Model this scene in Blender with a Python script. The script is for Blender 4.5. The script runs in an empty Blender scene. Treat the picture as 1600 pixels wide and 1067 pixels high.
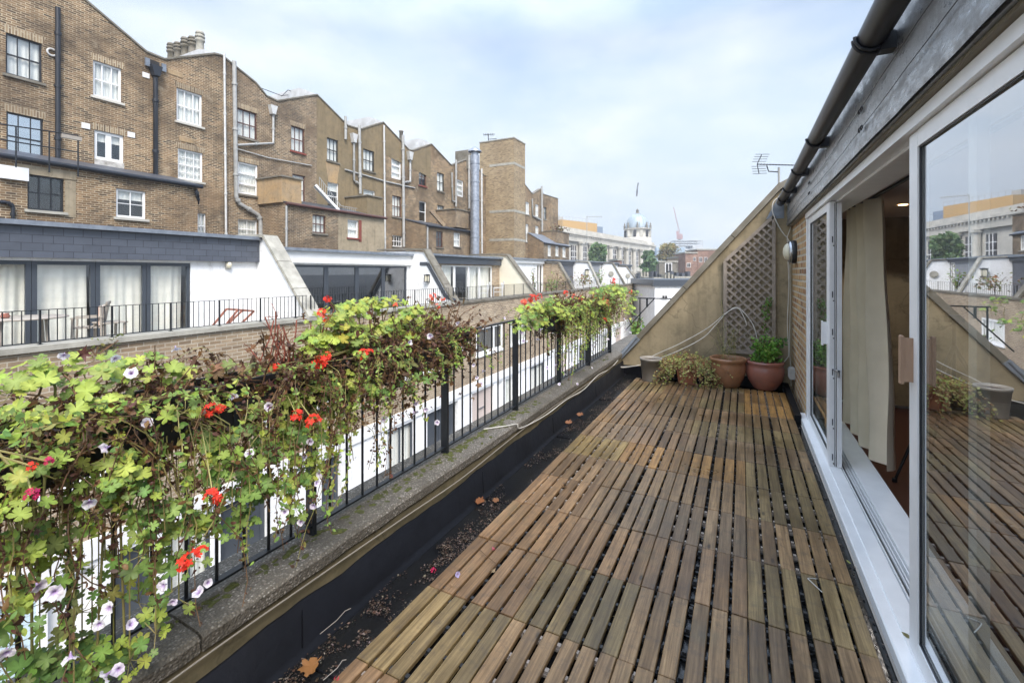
import bpy, math, random
from mathutils import Vector, Matrix, noise
random.seed(7)
R = random
sc = bpy.context.scene
col = sc.collection
PI = math.pi
# ---------------------------------------------------------------- camera
TH = math.atan(360/711.0)
CT, ST = math.cos(TH), math.sin(TH)
F, HX, HY, EH = 711.0, 800.0, 425.0, 1.6
def ray(px, py):
    r = (px-HX)/F; u = (HY-py)/F
    return Vector((r*CT-ST, r*ST+CT, u))
def at(px, py, X=None, Y=None, Z=None):
    "point where the sight line through a measured image point meets a real plane"
    d = ray(px, py)
    if X is not None: t = X/d.x
    elif Y is not None: t = Y/d.y
    else: t = (Z-EH)/d.z
    return Vector((0, 0, EH))+d*t
cam = bpy.data.cameras.new('camera'); camo = bpy.data.objects.new('camera', cam); col.objects.link(camo)
camo.location = (0, 0, EH); camo.rotation_euler = (PI/2, 0, TH)
cam.sensor_width = 36; cam.lens = 36*F/1600; cam.shift_y = -108.5/1600; cam.clip_start = 0.05; cam.clip_end = 4000
sc.camera = camo
# ---------------------------------------------------------------- materials
def nodes(name):
    m = bpy.data.materials.new(name); m.use_nodes = True
    nt = m.node_tree; b = nt.nodes['Principled BSDF']
    return m, nt, b
def N(nt, t, **k):
    n = nt.nodes.new(t)
    for a, v in k.items():
        if a.startswith('i_'): n.inputs[a[2:].replace('_', ' ')].default_value = v
        else: setattr(n, a, v)
    return n
def L(nt, a, b): nt.links.new(a, b)
def rgba(c): return (c[0], c[1], c[2], 1)
def mixc(nt, fac, a, b, mode='MIX'):
    n = nt.nodes.new('ShaderNodeMix'); n.data_type = 'RGBA'; n.blend_type = mode
    for i, v in ((0, fac), (6, a), (7, b)):
        if hasattr(v, 'links') or hasattr(v, 'is_linked'): L(nt, v, n.inputs[i])
        else: n.inputs[i].default_value = v if i == 0 else rgba(v)
    return n.outputs[2]
def ramp(nt, src, stops):
    n = nt.nodes.new('ShaderNodeValToRGB'); L(nt, src, n.inputs[0])
    e = n.color_ramp.elements
    while len(e) < len(stops): e.new(0.5)
    for i, (p, c) in enumerate(stops):
        e[i].position = p; e[i].color = (c, c, c, 1) if not isinstance(c, tuple) else rgba(c)
    return n.outputs[0]
def pos(nt, sx=1, sy=1, sz=1, obj=False):
    if obj: g = N(nt, 'ShaderNodeTexCoord').outputs['Object']
    else: g = N(nt, 'ShaderNodeNewGeometry').outputs['Position']
    m = N(nt, 'ShaderNodeMapping'); m.inputs['Scale'].default_value = (sx, sy, sz); L(nt, g, m.inputs[0])
    return m.outputs[0]
def noisef(nt, vec, scale, detail=5, rough=.6):
    n = N(nt, 'ShaderNodeTexNoise'); n.inputs['Scale'].default_value = scale
    n.inputs['Detail'].default_value = detail; n.inputs['Roughness'].default_value = rough
    L(nt, vec, n.inputs['Vector']); return n.outputs['Fac']
def bump(nt, b, h, s=.3, d=.01):
    n = N(nt, 'ShaderNodeBump'); n.inputs['Strength'].default_value = s; n.inputs['Distance'].default_value = d
    L(nt, h, n.inputs['Height']); L(nt, n.outputs[0], b.inputs['Normal'])
def plain(name, c, rough=.6, metal=0, var=.25, scale=3, c2=None, bmp=0, fine=40, spec=.5, stretch=(1, 1, 1)):
    m, nt, b = nodes(name)
    v = pos(nt, *stretch)
    f = ramp(nt, noisef(nt, v, scale), [(.3, 0), (.72, 1)])
    c2 = c2 or tuple(x*(1-var) for x in c)
    L(nt, mixc(nt, f, c, c2), b.inputs['Base Color'])
    b.inputs['Roughness'].default_value = rough; b.inputs['Metallic'].default_value = metal
    b.inputs['Specular IOR Level'].default_value = spec
    if bmp: bump(nt, b, noisef(nt, v, fine), bmp)
    return m
def wallvec(nt):
    "wall coordinates in metres: along the wall and up, whichever way it faces"
    g = N(nt, 'ShaderNodeNewGeometry'); s = N(nt, 'ShaderNodeSeparateXYZ'); L(nt, g.outputs['Position'], s.inputs[0])
    sn = N(nt, 'ShaderNodeSeparateXYZ'); L(nt, g.outputs['True Normal'], sn.inputs[0])
    a = N(nt, 'ShaderNodeMath', operation='ABSOLUTE'); L(nt, sn.outputs[0], a.inputs[0])
    t = N(nt, 'ShaderNodeMath', operation='GREATER_THAN'); L(nt, a.outputs[0], t.inputs[0]); t.inputs[1].default_value = .6
    mx = N(nt, 'ShaderNodeMix'); L(nt, t.outputs[0], mx.inputs[0]); L(nt, s.outputs[0], mx.inputs[2]); L(nt, s.outputs[1], mx.inputs[3])
    c = N(nt, 'ShaderNodeCombineXYZ'); L(nt, mx.outputs[0], c.inputs[0]); L(nt, s.outputs[2], c.inputs[1])
    return c.outputs[0], s
def brick(name, c1, c2, mortar, course=.075, bw=.225, msize=.011, dirt=(.09, .075, .055), dirtamt=.5, third=None, rot=False, bs=.5, streak=.6):
    m, nt, b = nodes(name)
    v, s = wallvec(nt)
    if rot:
        mp = N(nt, 'ShaderNodeMapping'); mp.inputs['Rotation'].default_value = (0, 0, PI/2); L(nt, v, mp.inputs[0]); v = mp.outputs[0]
    # uneven hand-laid lines
    nz = N(nt, 'ShaderNodeTexNoise'); nz.inputs['Scale'].default_value = 6; L(nt, v, nz.inputs['Vector'])
    wob = N(nt, 'ShaderNodeVectorMath', operation='SCALE'); L(nt, nz.outputs['Color'], wob.inputs[0]); wob.inputs['Scale'].default_value = .012
    ad = N(nt, 'ShaderNodeVectorMath', operation='ADD'); L(nt, v, ad.inputs[0]); L(nt, wob.outputs[0], ad.inputs[1])
    br = N(nt, 'ShaderNodeTexBrick'); L(nt, ad.outputs[0], br.inputs['Vector'])
    br.inputs['Scale'].default_value = 1; br.inputs['Brick Width'].default_value = bw; br.inputs['Row Height'].default_value = course
    br.inputs['Mortar Size'].default_value = msize; br.inputs['Mortar Smooth'].default_value = .3; br.inputs['Bias'].default_value = 0
    br.inputs['Color1'].default_value = rgba((0, 0, 0)); br.inputs['Color2'].default_value = rgba((1, 1, 1)); br.inputs['Mortar'].default_value = rgba((.5, .5, .5))
    third = third or tuple(x*.45 for x in c1)
    bc = ramp(nt, br.outputs['Color'], [(0, third), (.22, c1), (.6, c2), (1, tuple(min(1, x*1.25) for x in c2))])
    f1 = noisef(nt, v, 45, 3)
    bc = mixc(nt, ramp(nt, f1, [(.3, .0), (.8, .5)]), bc, tuple(x*.55 for x in c1))
    c = mixc(nt, br.outputs['Fac'], bc, mortar)
    big = noisef(nt, v, .55, 7, .65)
    mid = noisef(nt, v, 2.3, 6, .7)
    c = mixc(nt, ramp(nt, mid, [(.42, 0), (.75, dirtamt)]), c, dirt)
    c = mixc(nt, ramp(nt, big, [(.43, 0), (.63, dirtamt)]), c, dirt)
    c = mixc(nt, ramp(nt, noisef(nt, v, .33, 5, .6), [(.48, 0), (.66, .35)]), c, third if third[0] > .1 else c2)
    sm = N(nt, 'ShaderNodeMapping'); sm.inputs['Scale'].default_value = (2.4, .16, 1); L(nt, v, sm.inputs[0])
    c = mixc(nt, ramp(nt, noisef(nt, sm.outputs[0], 1, 5), [(.55, 0), (.75, streak*dirtamt)]), c, dirt)
    c = mixc(nt, ramp(nt, noisef(nt, v, 1.1, 5, .7), [(.60, 0), (.78, .45)]), c, tuple(min(1, x*1.5) for x in mortar))
    L(nt, c, b.inputs['Base Color']); b.inputs['Roughness'].default_value = .9; b.inputs['Specular IOR Level'].default_value = .25
    inv = N(nt, 'ShaderNodeMath', operation='SUBTRACT'); inv.inputs[0].default_value = 1; L(nt, br.outputs['Fac'], inv.inputs[1])
    a2 = N(nt, 'ShaderNodeMath', operation='MULTIPLY_ADD'); L(nt, f1, a2.inputs[0]); a2.inputs[1].default_value = .5; L(nt, inv.outputs[0], a2.inputs[2])
    bump(nt, b, a2.outputs[0], bs, .012)
    return m
def render_mat(name, c1, c2, c3, scale=.8, rough=.85):
    "painted or bare cement render with blotches, streaks and hair cracks"
    m, nt, b = nodes(name)
    v, s = wallvec(nt)
    a = noisef(nt, v, scale, 8, .65); d = noisef(nt, v, scale*4.5, 6, .7)
    mp = N(nt, 'ShaderNodeMapping'); mp.inputs['Scale'].default_value = (3.2, .3, 1); L(nt, v, mp.inputs[0])
    st = noisef(nt, mp.outputs[0], 1.1, 6, .6)
    c = mixc(nt, ramp(nt, a, [(.35, 0), (.65, 1)]), c1, c2)
    c = mixc(nt, ramp(nt, d, [(.5, 0), (.8, .8)]), c, c3)
    c = mixc(nt, ramp(nt, st, [(.5, 0), (.78, .75)]), c, c3)
    vo = N(nt, 'ShaderNodeTexVoronoi', feature='DISTANCE_TO_EDGE'); vo.inputs['Scale'].default_value = 1.3
    w = N(nt, 'ShaderNodeTexNoise'); w.inputs['Scale'].default_value = 2.5; w.inputs['Detail'].default_value = 6; L(nt, v, w.inputs['Vector'])
    L(nt, mixc(nt, .55, v, w.outputs['Color']), vo.inputs['Vector'])
    c = mixc(nt, ramp(nt, vo.outputs['Distance'], [(0, .35), (.012, 0)]), c, tuple(x*.6 for x in c3))
    L(nt, c, b.inputs['Base Color']); b.inputs['Roughness'].default_value = rough; b.inputs['Specular IOR Level'].default_value = .2
    bump(nt, b, noisef(nt, v, 60, 4), .25, .006)
    return m
def glass(name, tint=(.86, .92, .9), ior=1.6, gloss=(.95, .97, 1), rough=.004, base=0):
    m = bpy.data.materials.new(name); m.use_nodes = True; nt = m.node_tree; nt.nodes.clear()
    o = N(nt, 'ShaderNodeOutputMaterial'); mx = N(nt, 'ShaderNodeMixShader')
    fr = N(nt, 'ShaderNodeFresnel'); fr.inputs['IOR'].default_value = ior
    t = N(nt, 'ShaderNodeBsdfTransparent'); t.inputs[0].default_value = rgba(tint)
    g = N(nt, 'ShaderNodeBsdfGlossy'); g.inputs[0].default_value = rgba(gloss); g.inputs['Roughness'].default_value = rough
    ma = N(nt, 'ShaderNodeMath', operation='MULTIPLY_ADD'); L(nt, fr.outputs[0], ma.inputs[0]); ma.inputs[1].default_value = 1-base; ma.inputs[2].default_value = base
    ge = N(nt, 'ShaderNodeNewGeometry'); nb = N(nt, 'ShaderNodeMath', operation='SUBTRACT'); nb.inputs[0].default_value = 1; L(nt, ge.outputs['Backfacing'], nb.inputs[1])
    mf = N(nt, 'ShaderNodeMath', operation='MULTIPLY'); L(nt, ma.outputs[0], mf.inputs[0]); L(nt, nb.outputs[0], mf.inputs[1])
    L(nt, mf.outputs[0], mx.inputs[0]); L(nt, t.outputs[0], mx.inputs[1]); L(nt, g.outputs[0], mx.inputs[2]); L(nt, mx.outputs[0], o.inputs[0])
    return m
def leafmat(name, trans=.35, rough=.5):
    m, nt, b = nodes(name)
    a = N(nt, 'ShaderNodeAttribute', attribute_name='tint')
    f = noisef(nt, pos(nt), 60, 3)
    c = mixc(nt, ramp(nt, f, [(.35, 0), (.8, .35)]), a.outputs['Color'], (.35, .3, .08), 'MULTIPLY')
    L(nt, c, b.inputs['Base Color']); b.inputs['Roughness'].default_value = rough; b.inputs['Specular IOR Level'].default_value = .3
    tr = N(nt, 'ShaderNodeBsdfTranslucent'); L(nt, c, tr.inputs[0])
    mx = N(nt, 'ShaderNodeMixShader'); mx.inputs[0].default_value = trans
    o = nt.nodes['Material Output']
    L(nt, b.outputs[0], mx.inputs[1]); L(nt, tr.outputs[0], mx.inputs[2]); L(nt, mx.outputs[0], o.inputs[0])
    return m
def woodtile():
    m, nt, b = nodes('decking_wood')
    a = N(nt, 'ShaderNodeAttribute', attribute_name='tint')
    oi = N(nt, 'ShaderNodeObjectInfo')
    v = pos(nt, 26, 1.1, 8)
    off = N(nt, 'ShaderNodeVectorMath', operation='ADD'); L(nt, v, off.inputs[0]); L(nt, a.outputs['Color'], off.inputs[1])
    sc_ = N(nt, 'ShaderNodeVectorMath', operation='MULTIPLY_ADD'); L(nt, a.outputs['Color'], sc_.inputs[0]); sc_.inputs[1].default_value = (90, 70, 50); L(nt, v, sc_.inputs[2])
    g = noisef(nt, sc_.outputs[0], 1.1, 9, .7)
    g2 = noisef(nt, pos(nt, 110, 4, 30), 1, 4, .6)
    c = mixc(nt, ramp(nt, g, [(.36, 0), (.62, .72)]), a.outputs['Color'], (.36, .32, .26), 'MULTIPLY')
    c = mixc(nt, ramp(nt, g2, [(.38, 0), (.66, .75)]), c, (.42, .38, .33), 'MULTIPLY')
    wet = noisef(nt, pos(nt), 1.7, 5, .6)
    c = mixc(nt, ramp(nt, wet, [(.38, 0), (.68, .7)]), c, (.40, .39, .36), 'MULTIPLY')
    spk = noisef(nt, pos(nt), 14, 6, .75)
    c = mixc(nt, ramp(nt, spk, [(.5, 0), (.72, .65)]), c, (.075, .055, .038))
    alg = noisef(nt, pos(nt), 3.1, 5, .65)
    c = mixc(nt, ramp(nt, alg, [(.56, 0), (.8, .4)]), c, (.14, .135, .07))
    kn = N(nt, 'ShaderNodeTexVoronoi'); kn.inputs['Scale'].default_value = 1; L(nt, pos(nt, 9, 3.2, 1), kn.inputs['Vector'])
    c = mixc(nt, ramp(nt, kn.outputs['Distance'], [(.05, .8), (.11, 0)]), c, (.03, .02, .012))
    L(nt, c, b.inputs['Base Color'])
    L(nt, ramp(nt, wet, [(.35, .5), (.7, .24)]), b.inputs['Roughness']); b.inputs['Specular IOR Level'].default_value = .4
    bump(nt, b, g2, .35, .004)
    return m
def aggregate():
    m, nt, b = nodes('exposed_aggregate')
    v = pos(nt)
    vo = N(nt, 'ShaderNodeTexVoronoi'); vo.inputs['Scale'].default_value = 105; L(nt, v, vo.inputs['Vector'])
    c = mixc(nt, ramp(nt, vo.outputs['Distance'], [(.2, 1), (.62, 0)]), (.11, .098, .08), vo.outputs['Color'])
    # pebbles in greys and creams
    hsv = N(nt, 'ShaderNodeSeparateColor'); L(nt, vo.outputs['Color'], hsv.inputs[0])
    peb = ramp(nt, hsv.outputs[0], [(0, (.10, .085, .068)), (.55, (.17, .15, .122)), (.8, (.24, .215, .18)), (1, (.42, .39, .34))])
    c = mixc(nt, ramp(nt, vo.outputs['Distance'], [(.35, 1), (.65, 0)]), (.10, .088, .07), peb)
    ms = noisef(nt, v, 2.2, 7, .7)
    c = mixc(nt, ramp(nt, ms, [(.40, 0), (.66, .75)]), c, (.055, .048, .034))
    L(nt, c, b.inputs['Base Color']); b.inputs['Roughness'].default_value = .8
    inv = N(nt, 'ShaderNodeMath', operation='SUBTRACT'); inv.inputs[0].default_value = 1; L(nt, vo.outputs['Distance'], inv.inputs[1])
    bump(nt, b, inv.outputs[0], .8, .006)
    return m
def slatecourses(name, c, row=.17, w=.33):
    m, nt, b = nodes(name)
    v, s = wallvec(nt)
    br = N(nt, 'ShaderNodeTexBrick'); L(nt, v, br.inputs['Vector'])
    br.inputs['Scale'].default_value = 1; br.inputs['Brick Width'].default_value = w; br.inputs['Row Height'].default_value = row
    br.inputs['Mortar Size'].default_value = .006
    br.inputs['Color1'].default_value = rgba(c); br.inputs['Color2'].default_value = rgba(tuple(x*1.3 for x in c)); br.inputs['Mortar'].default_value = rgba(tuple(x*.3 for x in c))
    f = noisef(nt, v, 4)
    L(nt, mixc(nt, ramp(nt, f, [(.4, 0), (.8, .4)]), br.outputs['Color'], tuple(x*1.7 for x in c)), b.inputs['Base Color'])
    b.inputs['Roughness'].default_value = .5
    bump(nt, b, br.outputs['Fac'], -.4, .01)
    return m
def linedmat(name, c, c2, step, axis=1, rough=.5, w=.12):
    "boards or corrugations: fine shadow grooves in the surface itself"
    m, nt, b = nodes(name)
    v, s = wallvec(nt)
    sp = N(nt, 'ShaderNodeSeparateXYZ'); L(nt, v, sp.inputs[0])
    d = N(nt, 'ShaderNodeMath', operation='DIVIDE'); L(nt, sp.outputs[axis], d.inputs[0]); d.inputs[1].default_value = step
    fr = N(nt, 'ShaderNodeMath', operation='FRACT'); L(nt, d.outputs[0], fr.inputs[0])
    r_ = ramp(nt, fr.outputs[0], [(0, 1), (w, 0)])
    L(nt, mixc(nt, r_, c, c2), b.inputs['Base Color']); b.inputs['Roughness'].default_value = rough
    bump(nt, b, r_, -.4, .01)
    return m
M = {}
M['brick_old'] = brick('old_stock_brick', (.155, .095, .052), (.30, .19, .10), (.50, .42, .29), dirt=(.07, .05, .034), dirtamt=.7, msize=.013, third=(.045, .034, .028))
M['brick_old2'] = brick('darker_stock_brick', (.145, .092, .055), (.27, .18, .10), (.46, .39, .28), dirt=(.075, .056, .042), dirtamt=.72, msize=.014, third=(.045, .037, .033))
M['soldier'] = brick('soldier_brick', (.24, .165, .10), (.34, .25, .15), (.50, .43, .31), msize=.014, course=.075, bw=.4, rot=True, dirt=(.10, .075, .05), dirtamt=.4)
M['brick_mews'] = brick('mews_brick', (.31, .22, .135), (.42, .32, .21), (.56, .50, .40), course=.088, bw=.26, dirt=(.17, .13, .09), dirtamt=.45, third=(.22, .16, .11))
M['brick_tower'] = brick('yellow_stock_brick', (.31, .225, .125), (.40, .305, .18), (.40, .33, .23), course=.085, bw=.25, dirt=(.16, .12, .08), dirtamt=.4, third=(.17, .12, .07))
M['brick_near'] = brick('multi_stock_brick', (.42, .22, .095), (.54, .36, .17), (.55, .50, .40), dirt=(.24, .15, .08), dirtamt=.4, third=(.2, .11, .07), msize=.014, bs=.9)
M['brick_red'] = brick('red_brick', (.27, .15, .11), (.33, .20, .14), (.4, .34, .29), course=.15, bw=.4, dirt=(.12, .06, .04))
M['render_brown'] = render_mat('brown_render', (.25, .19, .11), (.19, .15, .09), (.12, .095, .06))
M['render_stain'] = render_mat('stained_ochre_render', (.42, .28, .14), (.33, .25, .16), (.16, .12, .07), 1.5)
M['render_grey'] = render_mat('buff_render', (.40, .33, .23), (.30, .25, .17), (.15, .12, .075), 1.1)
M['render_gable'] = render_mat('weathered_gable_render', (.37, .30, .19), (.235, .195, .125), (.085, .072, .05), 1.1)
M['white_wall'] = render_mat('white_masonry_paint', (.80, .81, .82), (.76, .77, .775), (.55, .55, .53), .7)
M['stack_white'] = plain('chalky_stack_paint', (.62, .63, .64), .8, c2=(.4, .4, .39), scale=2)
M['cream_wall'] = plain('cream_masonry_paint', (.70, .66, .54), .7, var=.12, scale=1.2)
M['grey_wall'] = plain('grey_paint', (.25, .265, .29), .6, var=.15)
M['stone'] = plain('weathered_stone', (.42, .40, .34), .85, c2=(.22, .21, .175), scale=3, bmp=.3)
M['stone_dark'] = plain('dark_weathered_stone', (.22, .20, .165), .85, c2=(.10, .088, .06), scale=2.4, bmp=.4, fine=50)
M['portland'] = plain('portland_stone', (.56, .53, .46), .8, c2=(.36, .345, .30), scale=.35, bmp=.1)
M['lead'] = plain('lead_sheet', (.26, .29, .33), .42, .3, c2=(.15, .17, .20), scale=5, bmp=.15, fine=9)
M['lead_dark'] = plain('dark_lead_sheet', (.09, .10, .12), .45, .2, c2=(.05, .055, .065), scale=5, bmp=.2, fine=9)
M['slate'] = slatecourses('slate_cladding', (.062, .07, .088))
M['dark_grey'] = plain('anthracite_metal', (.055, .065, .08), .4, .1, var=.15)
M['black_metal'] = plain('black_painted_iron', (.014, .017, .021), .38, .2, var=.3, scale=20, bmp=.12, fine=120)
M['black_pipe'] = plain('black_pipe_paint', (.018, .021, .028), .4, var=.3)
M['grey_pipe'] = plain('grey_pipe_paint', (.42, .42, .40), .5, var=.35, scale=5)
M['white_pipe'] = plain('white_pipe_paint', (.6, .6, .58), .5, var=.3, scale=5)
M['galv'] = plain('galvanised_flue', (.42, .45, .5), .38, .6, c2=(.22, .24, .28), scale=5)
M['white_frame'] = plain('white_window_paint', (.78, .78, .77), .4, var=.08)
M['white_alu'] = plain('white_powder_coat', (.84, .845, .85), .35, scale=9, c2=(.76, .765, .77))
M['black_frame'] = plain('black_window_paint', (.02, .022, .025), .4, var=.3)
M['brown_frame'] = plain('brown_window_paint', (.10, .04, .03), .5, var=.3)
M['pane'] = glass('window_glass', (.96, .96, .94), 1.6, base=.06)
M['pane_dark'] = glass('tinted_window_glass', (.6, .65, .66), 1.9, base=.12)
M['door_glass'] = glass('sliding_door_glass', (.90, .925, .91), 2.1, base=.50)
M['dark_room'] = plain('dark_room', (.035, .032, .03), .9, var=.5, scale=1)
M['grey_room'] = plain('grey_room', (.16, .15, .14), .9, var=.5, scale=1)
M['net'] = linedmat('net_curtain', (.85, .86, .85), (.55, .56, .56), .17, 0, .9, .45)
M['blind'] = plain('white_blind', (.84, .85, .85), .8, var=.08)
M['drape'] = plain('cream_curtain_cloth', (.86, .86, .83), .9, var=.12, scale=6)
M['linen'] = plain('beige_linen', (.88, .77, .60), .95, c2=(.76, .66, .50), scale=4, bmp=.3, fine=160)
M['pale_blue'] = linedmat('pale_blue_boards', (.50, .62, .68), (.25, .33, .38), .13)
M['pink_board'] = linedmat('buff_pink_boards', (.50, .42, .38), (.32, .26, .24), .11)
M['membrane'] = plain('black_roof_membrane', (.006, .0065, .008), .2, c2=(.014, .014, .013), scale=2.5, bmp=.25, fine=12, spec=.6)
M['membrane_up'] = plain('black_bitumen_upstand', (.006, .0065, .009), .5, c2=(.003, .003, .004), scale=4, bmp=.3, fine=22, spec=.18)
M['tile_base'] = plain('black_tile_base', (.02, .02, .02), .5, var=.3)
M['wood'] = woodtile()
M['aggregate'] = aggregate()
M['cement'] = render_mat('mossy_cement', (.15, .122, .07), (.09, .075, .045), (.05, .045, .022), 2.5)
M['moss'] = plain('moss', (.09, .10, .02), .95, c2=(.035, .04, .01), scale=50, bmp=.8, fine=120)
M['terracotta'] = plain('terracotta', (.40, .14, .07), .6, c2=(.24, .10, .06), scale=7, bmp=.15)
M['glazed'] = plain('brown_glazed_pot', (.36, .17, .09), .22, c2=(.22, .115, .055), scale=6, spec=.6)
M['glazed_red'] = plain('oxblood_glazed_pot', (.34, .13, .09), .2, c2=(.22, .10, .08), scale=6, spec=.6)
M['grey_plastic'] = plain('grey_plastic', (.30, .27, .23), .5, c2=(.22, .20, .17), scale=4)
M['black_plastic'] = plain('black_planter_plastic', (.018, .018, .02), .45, var=.3)
M['soil'] = plain('dry_soil', (.09, .055, .035), .95, c2=(.03, .02, .015), scale=40, bmp=1, fine=60)
M['trellis'] = plain('grey_weathered_timber', (.34, .285, .235), .85, c2=(.22, .185, .15), scale=9, bmp=.3, fine=60)
M['stem'] = plain('plant_stems', (.16, .085, .04), .8, c2=(.08, .05, .025), scale=9)
M['greenstem'] = plain('green_stems', (.30, .30, .09), .7, c2=(.2, .14, .06), scale=9)
M['cable'] = plain('white_cable', (.62, .60, .55), .5, c2=(.45, .43, .38), scale=6)
M['greycable'] = plain('dirty_cable', (.24, .215, .18), .6, c2=(.2, .18, .15), scale=6)
M['chrome'] = plain('brushed_steel', (.5, .52, .55), .25, .9, var=.15)
M['globe'] = plain('opal_lamp_cover', (.66, .62, .48), .35, var=.1)
M['leaf'] = leafmat('leaves')
M['petal'] = leafmat('petals', .3, .6)
M['floor_in'] = linedmat('dark_red_floorboards', (.10, .035, .022), (.05, .016, .01), .12, 0, .3, .06)
M['room_wall'] = plain('indoor_wall_paint', (.56, .54, .55), .8, var=.05)
M['ceiling_paint'] = plain('indoor_ceiling_paint', (.55, .5, .47), .8, var=.05)
M['timber_head'] = plain('olive_grey_timber', (.22, .195, .14), .6, c2=(.15, .13, .1), scale=6, stretch=(1, .2, 1))
M['handle_wood'] = plain('handle_timber', (.40, .26, .17), .6, c2=(.24, .15, .10), scale=14, stretch=(1, 1, .2))
M['asphalt'] = plain('asphalt', (.06, .06, .062), .85, c2=(.04, .04, .042), scale=2, bmp=.3, fine=60)
M['ground'] = plain('town_ground', (.10, .10, .095), .9, var=.3, scale=.02)
M['bark'] = plain('tree_bark', (.10, .075, .05), .9, var=.4, scale=4)
M['dome'] = plain('dome_lead', (.38, .44, .48), .5, .1, c2=(.28, .34, .38), scale=.5)
M['ochre_panel'] = linedmat('ochre_cladding', (.42, .26, .09), (.3, .19, .07), 1.3, 0)
M['blue_panel'] = plain('blue_grey_panel', (.18, .23, .3), .5)
M['crane_red_hazed'] = plain('crane_paint_hazed', (.48, .30, .29), .5)  # red washed out in the colour itself to stand for distance haze
M['flagcloth'] = plain('dark_flag_cloth', (.12, .12, .15), .8)
M['pale_block'] = plain('pale_concrete', (.5, .52, .53), .8, scale=.1, var=.2)
M['deckchair'] = plain('reddish_wood', (.32, .13, .09), .6, var=.2)
M['teak'] = plain('bleached_teak', (.36, .32, .27), .7, var=.3, scale=12)
M['cushion'] = linedmat('striped_cushion', (.62, .56, .48), (.42, .22, .16), .09, 0, .9, .25)
M['redsill'] = plain('red_sill_paint', (.24, .06, .04), .7, var=.3)
M['litter'] = leafmat('wet_leaf_litter', .1, .4)
def fascia_mat():
    m, nt, b = nodes('tarred_board')
    v = pos(nt, 1, .6, 1)
    f = noisef(nt, v, 17, 9, .85); g = noisef(nt, pos(nt, 1, .3, 1), 5, 6, .6)
    s_ = N(nt, 'ShaderNodeSeparateXYZ'); L(nt, pos(nt), s_.inputs[0])
    c = mixc(nt, ramp(nt, f, [(.46, 0), (.60, 1)]), (.010, .012, .016), (.16, .17, .19))  # grey patches: silvery bitumen, plus sky sheen put into the colour
    c = mixc(nt, ramp(nt, g, [(.45, 0), (.62, .85)]), c, (.025, .028, .034))
    L(nt, c, b.inputs['Base Color'])
    L(nt, ramp(nt, f, [(.3, .5), (.7, .22)]), b.inputs['Roughness']); L(nt, ramp(nt, f, [(.42, .6), (.6, .16)]), b.inputs['Coat Roughness'])
    b.inputs['Coat Weight'].default_value = 1; b.inputs['Coat IOR'].default_value = 2.3; b.inputs['IOR'].default_value = 1.8
    bump(nt, b, f, .9, .012)
    return m
M['fascia'] = fascia_mat()
M['gutter'] = plain('dark_grey_upvc', (.010, .012, .019), .36, c2=(.03, .032, .038), scale=9, spec=.3, bmp=.1, stretch=(1, .25, 1))
def downlight():
    m, nt, b = nodes('lit_downlight'); b.inputs['Emission Color'].default_value = (1, .62, .3, 1); b.inputs['Emission Strength'].default_value = 3; return m
M['lit'] = downlight()
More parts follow.
